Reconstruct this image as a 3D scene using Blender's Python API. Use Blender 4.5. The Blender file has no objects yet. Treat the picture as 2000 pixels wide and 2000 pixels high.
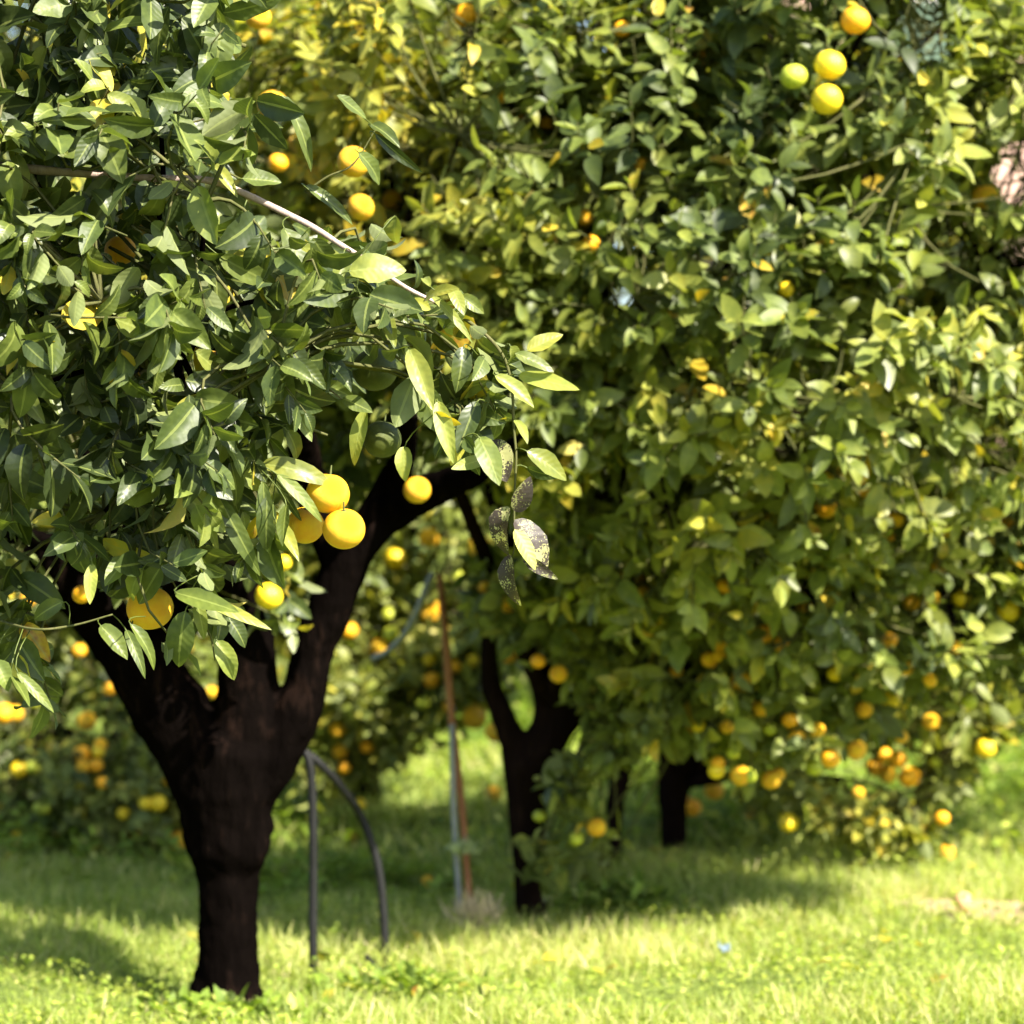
import bpy, bmesh, math, random
import numpy as np
from mathutils import Vector

scene = bpy.context.scene
col = scene.collection
rng = np.random.default_rng(7)
random.seed(7)

# ------------------------------------------------------------------ camera
CAM_H = 1.23
F = 5000.0                     # focal length in photo pixels (photo is 2000 px wide)
cam_d = bpy.data.cameras.new('camera')
cam_d.lens = 90.0
cam_d.sensor_width = 36.0
cam_d.clip_end = 500.0
cam_d.dof.use_dof = True
cam_d.dof.focus_distance = 4.42
cam_d.dof.aperture_fstop = 3.4
cam = bpy.data.objects.new('camera', cam_d)
cam.location = (0, 0, CAM_H)
cam.rotation_euler = (math.radians(90), 0, 0)
col.objects.link(cam)
scene.camera = cam

# ------------------------------------------------------------------ light
SUN_EL = math.radians(42)
SUN_AZ = math.radians(46)      # measured from straight behind the camera towards the right
to_sun = np.array([math.cos(SUN_EL) * math.sin(SUN_AZ), -math.cos(SUN_EL) * math.cos(SUN_AZ), math.sin(SUN_EL)])
world = bpy.data.worlds.new('World')
scene.world = world
world.use_nodes = True
wn = world.node_tree
bg = wn.nodes['Background']
sky = wn.nodes.new('ShaderNodeTexSky')
sky.sky_type = 'NISHITA'
sky.sun_disc = False
sky.sun_elevation = SUN_EL
sky.sun_rotation = math.atan2(to_sun[0], to_sun[1])
wn.links.new(sky.outputs[0], bg.inputs[0])
bg.inputs[1].default_value = 0.085
sl = bpy.data.lights.new('sun', 'SUN')
sl.energy = 5.0
sl.angle = math.radians(0.53)
sl.color = (1.0, 0.93, 0.80)
sun = bpy.data.objects.new('sun', sl)
sun.rotation_euler = Vector(to_sun).to_track_quat('Z', 'Y').to_euler()
sun.location = (3, -3, 8)
col.objects.link(sun)

scene.view_settings.view_transform = 'Standard'
scene.view_settings.look = 'None'
scene.view_settings.gamma = 1.0
scene.view_settings.exposure = 1.92
scene.render.engine = 'CYCLES'
scene.cycles.max_bounces = 6
scene.cycles.diffuse_bounces = 3
scene.cycles.glossy_bounces = 2
scene.cycles.transmission_bounces = 4
scene.cycles.use_denoising = True
scene.cycles.caustics_reflective = False
scene.cycles.caustics_refractive = False

# ------------------------------------------------------------------ helpers
def at(px, py, Y):
    return np.array([(px - 1000.0) / F * Y, Y, CAM_H - (py - 1000.0) / F * Y])

def proj(P):
    return 1000 + F * P[..., 0] / P[..., 1], 1000 - F * (P[..., 2] - CAM_H) / P[..., 1]

def nrm(v):
    return v / np.maximum(np.linalg.norm(v, axis=-1, keepdims=True), 1e-9)

def cnoise(P, s, seed=0):
    """smooth pseudo noise in about -1..1"""
    r = np.random.default_rng(seed)
    out = np.zeros(P.shape[0])
    for i in range(7):
        k = r.normal(size=3)
        k = k / np.linalg.norm(k) * s * (0.7 + 0.9 * r.random())
        out += np.sin(P @ k + r.random() * 6.28)
    return out / 3.2

def inpoly(x, y, poly):
    res = np.zeros(len(x), bool)
    n = len(poly)
    j = n - 1
    for i in range(n):
        xi, yi = poly[i]; xj, yj = poly[j]
        c = ((yi > y) != (yj > y)) & (x < (xj - xi) * (y - yi) / (yj - yi + 1e-12) + xi)
        res ^= c
        j = i
    return res

def ground_h(x, y):
    x = np.asarray(x, float); y = np.asarray(y, float)
    h = 0.018 * np.sin(x * 2.1 + 0.7 * y) + 0.014 * np.sin(y * 3.3 - x * 1.3 + 1.0) + 0.01 * np.sin(5.1 * x + 2.0) * np.sin(4.3 * y)
    rise = np.clip(y - 11.0, 0, 8)
    return h + 0.012 * rise ** 2 * (y < 60) + np.where(y >= 60, 0.77, 0)

def tag(o, label=None, cat=None, group=None, kind=None):
    if label: o['label'] = label
    if cat: o['category'] = cat
    if group: o['group'] = group
    if kind: o['kind'] = kind
    return o

def empty(name, loc):
    o = bpy.data.objects.new(name, None)
    o.empty_display_size = 0.2
    o.location = [float(c) for c in loc]
    col.objects.link(o)
    return o

def link_mesh(name, me, mat, parent=None, loc=(0, 0, 0)):
    o = bpy.data.objects.new(name, me)
    if mat is not None and len(me.materials) == 0:
        me.materials.append(mat)
    o.location = [float(c) for c in loc]
    if parent is not None: o.parent = parent
    col.objects.link(o)
    return o

def fast_mesh(name, V, quads, tris, attrs=None, smooth=True, origin=None):
    V = np.asarray(V, np.float32).reshape(-1, 3)
    if origin is not None:
        V = V - np.asarray(origin, np.float32)
    me = bpy.data.meshes.new(name)
    me.vertices.add(len(V))
    me.vertices.foreach_set('co', V.ravel())
    quads = np.asarray(quads, np.int32).reshape(-1, 4)
    tris = np.asarray(tris, np.int32).reshape(-1, 3)
    loops = np.concatenate([quads.ravel(), tris.ravel()])
    me.loops.add(len(loops))
    me.loops.foreach_set('vertex_index', loops)
    me.polygons.add(len(quads) + len(tris))
    st = np.concatenate([np.arange(len(quads)) * 4, len(quads) * 4 + np.arange(len(tris)) * 3]).astype(np.int32)
    me.polygons.foreach_set('loop_start', st)
    if smooth:
        me.polygons.foreach_set('use_smooth', np.ones(len(st), bool))
    for nm, (ty, arr) in (attrs or {}).items():
        a = me.attributes.new(nm, ty, 'POINT')
        a.data.foreach_set('vector' if ty == 'FLOAT_VECTOR' else 'value', np.asarray(arr, np.float32).ravel())
    me.update(calc_edges=True)
    me.validate()
    return me

# ---- leaves: every leaf is a small curved blade with its own frame
def leaf_arrays(O, D, N, L, W, bend, fold, tone, nseg=4, across=3, petiole=0.06, wav=0.0, pt=0.8):
    n = len(O)
    D = nrm(D); N = nrm(N - (N * D).sum(1)[:, None] * D)
    S = np.cross(D, N)
    us = np.linspace(0, 1, nseg + 1)[1:-1]
    if nseg >= 6:
        us = np.array([0.06, 0.16, 0.32, 0.5, 0.68, 0.84, 0.94])
    vs = np.linspace(-1, 1, across)
    R = len(us)
    prof = np.sin(np.pi * us ** pt) ** 0.75
    prof *= 1.0
    U = [0.0]; Vv = [0.0]; HW = [0.0]
    for i in range(R):
        for v in vs:
            U.append(us[i]); Vv.append(v); HW.append(prof[i])
    U.append(1.0); Vv.append(0.0); HW.append(0.0)
    U = np.array(U); Vv = np.array(Vv); HW = np.array(HW)
    K = len(U)
    rp = rng.random((n, 1)) * 6.28
    y = Vv[None] * HW[None] * (W / 2)[:, None]
    ang = bend[:, None] * U[None]
    # circular-arc spine
    bb = np.where(np.abs(bend) < 1e-3, 1e-3, bend)[:, None]
    x = L[:, None] * np.sin(bb * U[None]) / bb
    z = -L[:, None] * (1 - np.cos(bb * U[None])) / bb
    z = z + fold[:, None] * np.abs(y) + wav * W[:, None] * np.abs(Vv)[None] * np.sin(U[None] * 11 + rp + (Vv[None] > 0) * 2.0) * HW[None]
    P = O[:, None, :] + D[:, None, :] * x[..., None] + S[:, None, :] * y[..., None] + N[:, None, :] * z[..., None]
    # faces
    q = []; t = []
    for j in range(across - 1):
        t.append((0, 1 + j + 1, 1 + j))
    for i in range(R - 1):
        a = 1 + i * across; b = a + across
        for j in range(across - 1):
            q.append((a + j, a + j + 1, b + j + 1, b + j))
    a = 1 + (R - 1) * across
    for j in range(across - 1):
        t.append((a + j, a + j + 1, K - 1))
    q = np.array(q, np.int64).reshape(-1, 4); t = np.array(t, np.int64).reshape(-1, 3)
    off = (np.arange(n) * K)[:, None, None]
    Q = (q[None] + off).reshape(-1, 4); T = (t[None] + off).reshape(-1, 3)
    rn = rng.random(n)
    la = np.stack([np.broadcast_to(U, (n, K)), np.broadcast_to(Vv, (n, K)), np.broadcast_to(rn[:, None], (n, K))], -1)
    tn = np.broadcast_to(tone[:, None], (n, K))
    return P.reshape(-1, 3), Q, T, la.reshape(-1, 3), tn.reshape(-1)

def merge(parts):
    Vs, Qs, Ts, As, Tn = [], [], [], [], []
    o = 0
    for (V, Q, T, la, tn) in parts:
        Vs.append(V); Qs.append(Q + o); Ts.append(T + o); As.append(la); Tn.append(tn)
        o += len(V)
    return np.concatenate(Vs), np.concatenate(Qs), np.concatenate(Ts), np.concatenate(As), np.concatenate(Tn)

def leaf_mesh(name, parts, origin):
    V, Q, T, la, tn = merge(parts)
    return fast_mesh(name, V, Q, T, {'leaf': ('FLOAT_VECTOR', la), 'tone': ('FLOAT', tn)}, origin=origin)

# ---- shoots: a twig end with a spiral of leaves
def shoots_to_leaves(P, A, ln, k, leafL, tonebase, droop=0.25, upb=0.55, nvar=0.0):
    n = len(P)
    A = nrm(A)
    ref = np.where(np.abs(A[:, 2:3]) > 0.9, np.array([[1., 0, 0]]), np.array([[0, 0, 1.]]))
    e1 = nrm(np.cross(A, ref)); e2 = np.cross(A, e1)
    ph0 = rng.random(n) * 6.28
    tonebase = tonebase + rng.normal(0, .08, n)
    O = []; D = []; N = []; L = []; tone = []
    for i in range(k):
        t = (i + 0.6) / k
        ph = ph0 + i * 2.4 + rng.normal(0, .25, n)
        rad = np.cos(ph)[:, None] * e1 + np.sin(ph)[:, None] * e2
        th = np.radians(78 - 42 * t + rng.normal(0, 10, n))[:, None]
        d = A * np.cos(th) + rad * np.sin(th)
        d[:, 2] -= droop * (0.4 + rng.random(n))
        d = nrm(d)
        nn = A - (A * d).sum(1)[:, None] * d
        nn = nrm(nn) + np.array([0, 0, upb]) + rng.normal(0, .35, (n, 3))
        O.append(P + A * (ln * (t - 1))[:, None] + d * 0.006)
        D.append(d); N.append(nn)
        L.append(leafL * (1.08 - 0.4 * max(0, t - 0.55) / 0.45) * (0.55 + 0.62 * rng.random(n)))
        # new growth at the tip is a little more yellow
        tone.append(tonebase + 0.07 * (t - 0.5) + rng.normal(0, .06, n))
    O = np.concatenate(O); D = np.concatenate(D); N = np.concatenate(N)
    L = np.concatenate(L); tone = np.concatenate(tone)
    m = rng.random(len(O))
    keep = m > 0.08
    N = N + rng.normal(0, nvar, N.shape)
    tone = np.where(rng.random(len(O)) < 0.035, 0.74 + 0.2 * rng.random(len(O)), tone)
    return O[keep], D[keep], N[keep], L[keep], np.clip(tone, 0, 1)[keep]

def tubes(C, Rr, sides=5):
    """C (n,m,3) polylines, Rr (n,m) radii -> V, Q, T"""
    C = np.asarray(C, float); Rr = np.asarray(Rr, float)
    n, m, _ = C.shape
    tan = np.gradient(C, axis=1)
    tan = nrm(tan)
    mean = nrm(C[:, -1] - C[:, 0])
    ref = np.where(np.abs(mean[:, 2:3]) > 0.8, np.array([[1., 0.2, 0]]), np.array([[0.1, 0, 1.]]))[:, None, :]
    e1 = nrm(np.cross(tan, np.broadcast_to(ref, tan.shape))); e2 = np.cross(tan, e1)
    a = np.arange(sides) * 2 * np.pi / sides
    V = C[:, :, None, :] + Rr[:, :, None, None] * (np.cos(a)[None, None, :, None] * e1[:, :, None, :] + np.sin(a)[None, None, :, None] * e2[:, :, None, :])
    V = V.reshape(-1, 3)
    Q = []
    for i in range(m - 1):
        for j in range(sides):
            j2 = (j + 1) % sides
            Q.append((i * sides + j, i * sides + j2, (i + 1) * sides + j2, (i + 1) * sides + j))
    T = []
    for j in range(1, sides - 1):
        T.append((0, j + 1, j)); b = (m - 1) * sides
        T.append((b, b + j, b + j + 1))
    off = (np.arange(n) * m * sides)[:, None, None]
    return V, (np.array(Q)[None] + off).reshape(-1, 4), (np.array(T)[None] + off).reshape(-1, 3)

def spline(pts, m):
    """Catmull-Rom through pts, m samples"""
    P = np.asarray(pts, float)
    P = np.vstack([2 * P[0] - P[1], P, 2 * P[-1] - P[-2]])
    k = len(P) - 3
    ts = np.linspace(0, k - 1e-6, m)
    out = []
    for t in ts:
        i = int(t); f = t - i
        p0, p1, p2, p3 = P[i], P[i + 1], P[i + 2], P[i + 3]
        out.append(0.5 * ((2 * p1) + (-p0 + p2) * f + (2 * p0 - 5 * p1 + 4 * p2 - p3) * f * f + (-p0 + 3 * p1 - 3 * p2 + p3) * f ** 3))
    return np.array(out)

def tube_one(pts, radii, m=24, sides=10, wob=0.0, seed=0):
    C = spline(pts, m)
    R = np.interp(np.linspace(0, 1, m), np.linspace(0, 1, len(radii)), radii)
    r = np.random.default_rng(seed)
    if wob:
        R = R * (1 + wob * r.normal(size=m))
    return tubes(C[None], R[None], sides)

def merge_geo(lst):
    Vs, Qs, Ts = [], [], []; o = 0
    for V, Q, T in lst:
        Vs.append(V); Qs.append(Q + o); Ts.append(T + o); o += len(V)
    return np.concatenate(Vs), np.concatenate(Qs), np.concatenate(Ts)

# ------------------------------------------------------------------ materials
def newmat(name):
    m = bpy.data.materials.new(name); m.use_nodes = True
    nt = m.node_tree
    for n in list(nt.nodes):
        nt.nodes.remove(n)
    out = nt.nodes.new('ShaderNodeOutputMaterial')
    return m, nt, out

def N_(nt, ty, **kw):
    n = nt.nodes.new(ty)
    for k, v in kw.items():
        setattr(n, k, v)
    return n

def ramp(nt, stops, inp):
    r = nt.nodes.new('ShaderNodeValToRGB')
    el = r.color_ramp.elements
    while len(el) < len(stops): el.new(0.5)
    for e, (p, c) in zip(el, stops):
        e.position = p; e.color = (*c, 1)
    nt.links.new(inp, r.inputs[0])
    return r

def math_(nt, op, a, b=None, c=None):
    n = nt.nodes.new('ShaderNodeMath'); n.operation = op
    for i, x in enumerate((a, b, c)):
        if x is None: continue
        if isinstance(x, (int, float)): n.inputs[i].default_value = x
        else: nt.links.new(x, n.inputs[i])
    return n.outputs[0]

def mixc(nt, fac, a, b, mode='MIX'):
    n = nt.nodes.new('ShaderNodeMix'); n.data_type = 'RGBA'; n.blend_type = mode
    for sock, x in ((n.inputs[0], fac), (n.inputs[6], a), (n.inputs[7], b)):
        if isinstance(x, (int, float)): sock.default_value = x
        elif isinstance(x, tuple): sock.default_value = (*x, 1)
        else: nt.links.new(x, sock)
    return n.outputs[2]

LEAF_STOPS = [(0.0, (0.022, 0.033, 0.010)), (0.25, (0.048, 0.070, 0.016)), (0.45, (0.118, 0.150, 0.028)), (0.62, (0.225, 0.245, 0.045)),
              (0.78, (0.36, 0.33, 0.045)), (0.9, (0.52, 0.37, 0.03)), (1.0, (0.30, 0.13, 0.03))]

def leaf_material(name, stops=LEAF_STOPS, rough=0.36, trans=0.3, spots=0.0, veins=True, spec=0.5):
    m, nt, out = newmat(name)
    L = nt.links.new
    at1 = N_(nt, 'ShaderNodeAttribute', attribute_name='leaf')
    at2 = N_(nt, 'ShaderNodeAttribute', attribute_name='tone')
    sep = N_(nt, 'ShaderNodeSeparateXYZ'); L(at1.outputs['Vector'], sep.inputs[0])
    u, v, rn = sep.outputs
    av = math_(nt, 'ABSOLUTE', v)
    geo = N_(nt, 'ShaderNodeNewGeometry')
    noi = N_(nt, 'ShaderNodeTexNoise'); noi.inputs['Scale'].default_value = 45; noi.inputs['Detail'].default_value = 2
    L(geo.outputs['Position'], noi.inputs['Vector'])
    tone = math_(nt, 'ADD', at2.outputs['Fac'], math_(nt, 'MULTIPLY', math_(nt, 'SUBTRACT', noi.outputs[0], 0.5), 0.34))
    r = ramp(nt, stops, tone)
    c = mixc(nt, 1.0, r.outputs[0], (1, 1, 1), 'MULTIPLY')
    val = math_(nt, 'ADD', math_(nt, 'MULTIPLY', rn, 0.5), 0.75)
    hsv = N_(nt, 'ShaderNodeHueSaturation'); L(val, hsv.inputs['Value']); L(r.outputs[0], hsv.inputs['Color'])
    c = hsv.outputs[0]
    if veins:
        mid = math_(nt, 'LESS_THAN', av, 0.09)
        c = mixc(nt, math_(nt, 'MULTIPLY', mid, 0.4), c, (0.30, 0.34, 0.09))
    if spots > 0:
        vo = N_(nt, 'ShaderNodeTexNoise'); vo.inputs['Scale'].default_value = 330; vo.inputs['Detail'].default_value = 3
        L(geo.outputs['Position'], vo.inputs['Vector'])
        n2 = N_(nt, 'ShaderNodeTexNoise'); n2.inputs['Scale'].default_value = 30
        L(geo.outputs['Position'], n2.inputs['Vector'])
        s = math_(nt, 'GREATER_THAN', math_(nt, 'ADD', vo.outputs[0], math_(nt, 'MULTIPLY', n2.outputs[0], 1.1)), 1.27 - spots)
        c = mixc(nt, s, c, (0.035, 0.025, 0.018))
    back = mixc(nt, geo.outputs['Backfacing'], c, mixc(nt, 0.5, c, (0.22, 0.25, 0.10)))
    bump = N_(nt, 'ShaderNodeBump'); bump.inputs['Strength'].default_value = 0.3; bump.inputs['Distance'].default_value = 0.004
    sv = math_(nt, 'SINE', math_(nt, 'MULTIPLY', math_(nt, 'SUBTRACT', u, math_(nt, 'ADD', math_(nt, 'MULTIPLY', av, 0.16), math_(nt, 'MULTIPLY', noi.outputs[0], 0.06))), 52.0))
    hgt = math_(nt, 'ADD', math_(nt, 'MULTIPLY', math_(nt, 'MULTIPLY', sv, noi.outputs[0]), 0.16), math_(nt, 'MULTIPLY', noi.outputs[0], 0.9))
    L(hgt, bump.inputs['Height'])
    p = N_(nt, 'ShaderNodeBsdfPrincipled')
    L(back, p.inputs['Base Color'])
    p.inputs['Specular IOR Level'].default_value = spec
    L(math_(nt, 'ADD', math_(nt, 'MULTIPLY', geo.outputs['Backfacing'], 0.2), math_(nt, 'ADD', math_(nt, 'MULTIPLY', rn, 0.14), rough)), p.inputs['Roughness'])
    if veins: L(bump.outputs[0], p.inputs['Normal'])
    tr = N_(nt, 'ShaderNodeBsdfTranslucent')
    tc = mixc(nt, 1.0, c, (1.7, 1.75, 0.7), 'MULTIPLY')
    L(tc, tr.inputs[0])
    mx = N_(nt, 'ShaderNodeMixShader'); mx.inputs[0].default_value = trans
    L(p.outputs[0], mx.inputs[1]); L(tr.outputs[0], mx.inputs[2])
    L(mx.outputs[0], out.inputs[0])
    return m

M_leaf = leaf_material('citrus_leaf', rough=0.38, trans=0.26, spec=0.42)
M_leaf_bg = leaf_material('citrus_leaf_matte', rough=0.42, trans=0.34, veins=False, spec=0.4)
M_leaf_spot = leaf_material('sooty_leaf', stops=[(0, (.10, .11, .03)), (.5, (.27, .26, .11)), (1, (.45, .42, .24))], rough=0.5, trans=0.15, spots=0.27)
M_herb = leaf_material('herb_leaf', stops=[(0, (0.06, 0.11, 0.015)), (0.4, (0.18, 0.26, 0.03)), (0.7, (0.35, 0.40, 0.07)), (1, (0.55, 0.52, 0.18))], rough=0.5, trans=0.4, veins=False, spec=0.3)
M_grass = leaf_material('grass_blade', stops=[(0, (0.09, 0.13, 0.02)), (0.35, (0.21, 0.28, 0.04)), (0.65, (0.37, 0.42, 0.10)), (0.85, (0.60, 0.56, 0.25)), (1, (0.66, 0.55, 0.32))], rough=0.45, trans=0.4, veins=False, spec=0.4)

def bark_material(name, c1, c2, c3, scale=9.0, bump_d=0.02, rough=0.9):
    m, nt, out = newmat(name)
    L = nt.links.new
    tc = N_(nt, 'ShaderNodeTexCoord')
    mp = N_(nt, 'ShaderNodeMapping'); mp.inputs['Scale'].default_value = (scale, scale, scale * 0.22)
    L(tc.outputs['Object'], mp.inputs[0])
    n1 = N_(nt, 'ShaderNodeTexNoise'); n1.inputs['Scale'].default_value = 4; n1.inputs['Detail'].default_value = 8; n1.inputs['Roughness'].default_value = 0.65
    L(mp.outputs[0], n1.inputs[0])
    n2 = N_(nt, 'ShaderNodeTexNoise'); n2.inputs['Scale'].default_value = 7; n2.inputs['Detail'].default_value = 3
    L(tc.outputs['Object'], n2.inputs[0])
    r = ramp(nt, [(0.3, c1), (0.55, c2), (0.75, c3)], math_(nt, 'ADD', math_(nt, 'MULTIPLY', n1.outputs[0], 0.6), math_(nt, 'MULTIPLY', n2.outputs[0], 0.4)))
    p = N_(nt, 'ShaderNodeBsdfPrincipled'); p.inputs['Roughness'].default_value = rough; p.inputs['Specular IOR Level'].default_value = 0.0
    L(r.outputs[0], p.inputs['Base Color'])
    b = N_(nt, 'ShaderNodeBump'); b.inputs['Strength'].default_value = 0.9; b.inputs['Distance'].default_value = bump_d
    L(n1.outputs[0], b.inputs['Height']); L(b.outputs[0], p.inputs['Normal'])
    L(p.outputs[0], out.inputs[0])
    return m

M_bark = bark_material('shade_dark_bark', (0.0015, 0.0011, 0.001), (0.0032, 0.0023, 0.002), (0.022, 0.012, 0.009))  # dark bark taken near-black: the crown's shade is put into its colour
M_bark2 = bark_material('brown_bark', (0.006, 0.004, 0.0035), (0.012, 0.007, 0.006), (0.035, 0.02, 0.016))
M_twig = bark_material('green_twig', (0.05, 0.06, 0.02), (0.10, 0.10, 0.04), (0.17, 0.14, 0.09), scale=30, bump_d=0.002, rough=0.6)
M_pale = bark_material('pale_bark', (0.28, 0.20, 0.17), (0.42, 0.33, 0.29), (0.55, 0.46, 0.42), scale=40, bump_d=0.002, rough=0.6)
M_stake = bark_material('stake_wood', (0.17, 0.07, 0.035), (0.28, 0.13, 0.07), (0.40, 0.22, 0.12), scale=16, bump_d=0.003, rough=0.75)

def simple_mat(name, c, rough=0.5, spec=0.4, noise=0.15, scale=20, c2=None, sss=0.0, bump=0.0):
    m, nt, out = newmat(name)
    L = nt.links.new
    tc = N_(nt, 'ShaderNodeTexCoord')
    n1 = N_(nt, 'ShaderNodeTexNoise'); n1.inputs['Scale'].default_value = scale; n1.inputs['Detail'].default_value = 4
    L(tc.outputs['Object'], n1.inputs[0])
    c2 = c2 or tuple(x * (1 - noise) for x in c)
    r = ramp(nt, [(0.35, c2), (0.65, c)], n1.outputs[0])
    p = N_(nt, 'ShaderNodeBsdfPrincipled'); p.inputs['Roughness'].default_value = rough; p.inputs['Specular IOR Level'].default_value = spec
    L(r.outputs[0], p.inputs['Base Color'])
    if sss:
        p.inputs['Subsurface Weight'].default_value = sss
        p.inputs['Subsurface Radius'].default_value = (0.02, 0.008, 0.002)
        p.inputs['Subsurface Scale'].default_value = 0.6
    if bump:
        n3 = N_(nt, 'ShaderNodeTexNoise'); n3.inputs['Scale'].default_value = 60; n3.inputs['Detail'].default_value = 2
        L(tc.outputs['Object'], n3.inputs[0])
        b = N_(nt, 'ShaderNodeBump'); b.inputs['Strength'].default_value = bump; b.inputs['Distance'].default_value = 0.02
        L(n3.outputs[0], b.inputs['Height']); L(b.outputs[0], p.inputs['Normal'])
    L(p.outputs[0], out.inputs[0])
    return m

FR = {'o': simple_mat('orange_peel', (0.87, 0.46, 0.012), 0.48, 0.4, c2=(0.82, 0.35, 0.01), scale=2.5, bump=0.25),
      'y': simple_mat('golden_peel', (0.88, 0.54, 0.016), 0.48, 0.4, c2=(0.84, 0.41, 0.012), scale=1.6, bump=0.5),
      'l': simple_mat('lemon_peel', (0.86, 0.64, 0.02), 0.4, 0.45, c2=(0.80, 0.56, 0.02), scale=2.5, bump=0.2),
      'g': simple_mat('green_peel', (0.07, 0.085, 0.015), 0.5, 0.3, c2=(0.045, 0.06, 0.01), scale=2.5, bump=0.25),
      'v': simple_mat('yellow_green_peel', (0.50, 0.52, 0.04), 0.4, 0.45, c2=(0.38, 0.45, 0.04), scale=2.5, bump=0.25)}
M_stalk = simple_mat('fruit_stalk', (0.10, 0.12, 0.035), 0.7)
M_hose = simple_mat('black_hose', (0.012, 0.012, 0.013), 0.55, 0.2, c2=(0.008, 0.008, 0.008))
M_ghose = simple_mat('grey_hose', (0.26, 0.27, 0.29), 0.6, 0.3, c2=(0.20, 0.21, 0.22))
M_straw = simple_mat('straw', (0.62, 0.50, 0.30), 0.8, 0.2, c2=(0.50, 0.40, 0.24))

# ------------------------------------------------------------------ ground
gx = np.concatenate([np.linspace(-150, -8, 14), np.linspace(-7.6, 7.6, 90), np.linspace(8, 150, 14)])
gy = np.concatenate([np.linspace(-60, 2.4, 12), np.linspace(2.6, 20, 110), np.linspace(21, 300, 18)])
GX, GY = np.meshgrid(gx, gy)
GZ = ground_h(GX, GY)
Vg = np.stack([GX, GY, GZ], -1).reshape(-1, 3)
nx, ny = len(gx), len(gy)
idx = np.arange(nx * ny).reshape(ny, nx)
Qg = np.stack([idx[:-1, :-1], idx[:-1, 1:], idx[1:, 1:], idx[1:, :-1]], -1).reshape(-1, 4)
mg, nt, out = newmat('soil_and_moss')
L = nt.links.new
tc = N_(nt, 'ShaderNodeTexCoord')
n1 = N_(nt, 'ShaderNodeTexNoise'); n1.inputs['Scale'].default_value = 2.2; n1.inputs['Detail'].default_value = 8
n2 = N_(nt, 'ShaderNodeTexNoise'); n2.inputs['Scale'].default_value = 40; n2.inputs['Detail'].default_value = 4
L(tc.outputs['Object'], n1.inputs[0]); L(tc.outputs['Object'], n2.inputs[0])
r1 = ramp(nt, [(0.3, (0.09, 0.13, 0.03)), (0.55, (0.17, 0.22, 0.045)), (0.75, (0.26, 0.24, 0.10))], math_(nt, 'ADD', math_(nt, 'MULTIPLY', n1.outputs[0], 0.6), math_(nt, 'MULTIPLY', n2.outputs[0], 0.4)))
p = N_(nt, 'ShaderNodeBsdfPrincipled'); p.inputs['Roughness'].default_value = 0.95; p.inputs['Specular IOR Level'].default_value = 0.1
L(r1.outputs[0], p.inputs['Base Color'])
b = N_(nt, 'ShaderNodeBump'); b.inputs['Distance'].default_value = 0.03; L(n2.outputs[0], b.inputs['Height']); L(b.outputs[0], p.inputs['Normal'])
L(p.outputs[0], out.inputs[0])
tag(link_mesh('ground', fast_mesh('ground', Vg, Qg, np.zeros((0, 3))), mg), 'orchard ground under the grass', kind='structure')

# worn bare track at the right, a thin sheet just over the ground
def sheet(name, outline_c, rx, ry, mat, dz, seed):
    r = np.random.default_rng(seed)
    rings, seg = 6, 40
    V = [[outline_c[0], outline_c[1], 0]]
    ang = np.linspace(0, 2 * np.pi, seg, endpoint=False)
    wob = 1 + 0.16 * np.sin(3 * ang + r.random() * 6) + 0.1 * np.sin(7 * ang + r.random() * 6)
    for k in range(1, rings + 1):
        for a, w in zip(ang, wob):
            V.append([outline_c[0] + rx * w * k / rings * math.cos(a), outline_c[1] + ry * w * k / rings * math.sin(a), 0])
    V = np.array(V); V[:, 2] = ground_h(V[:, 0], V[:, 1]) + dz
    T = [(0, 1 + j, 1 + (j + 1) % seg) for j in range(seg)]
    Q = []
    for k in range(rings - 1):
        a = 1 + k * seg; b_ = a + seg
        for j in range(seg):
            Q.append((a + j, b_ + j, b_ + (j + 1) % seg, a + (j + 1) % seg))
    return fast_mesh(name, V, Q, T)
M_soil = simple_mat('bare_soil', (0.36, 0.26, 0.17), 0.95, 0.1, c2=(0.25, 0.17, 0.11), scale=14, bump=0.6)
tag(link_mesh('path', sheet('path', (1.75, 7.75), 0.62, 0.20, M_soil, 0.012, 3), M_soil), 'bare brown strip of earth in the grass', kind='structure')

# ------------------------------------------------------------------ grass
def ground_patch_tone(P, seed=5):
    return cnoise(P * np.array([1, 1, 0]), 3.2, seed) * 0.5 + cnoise(P * np.array([1, 1, 0]), 8.0, seed + 1) * 0.5

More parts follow.
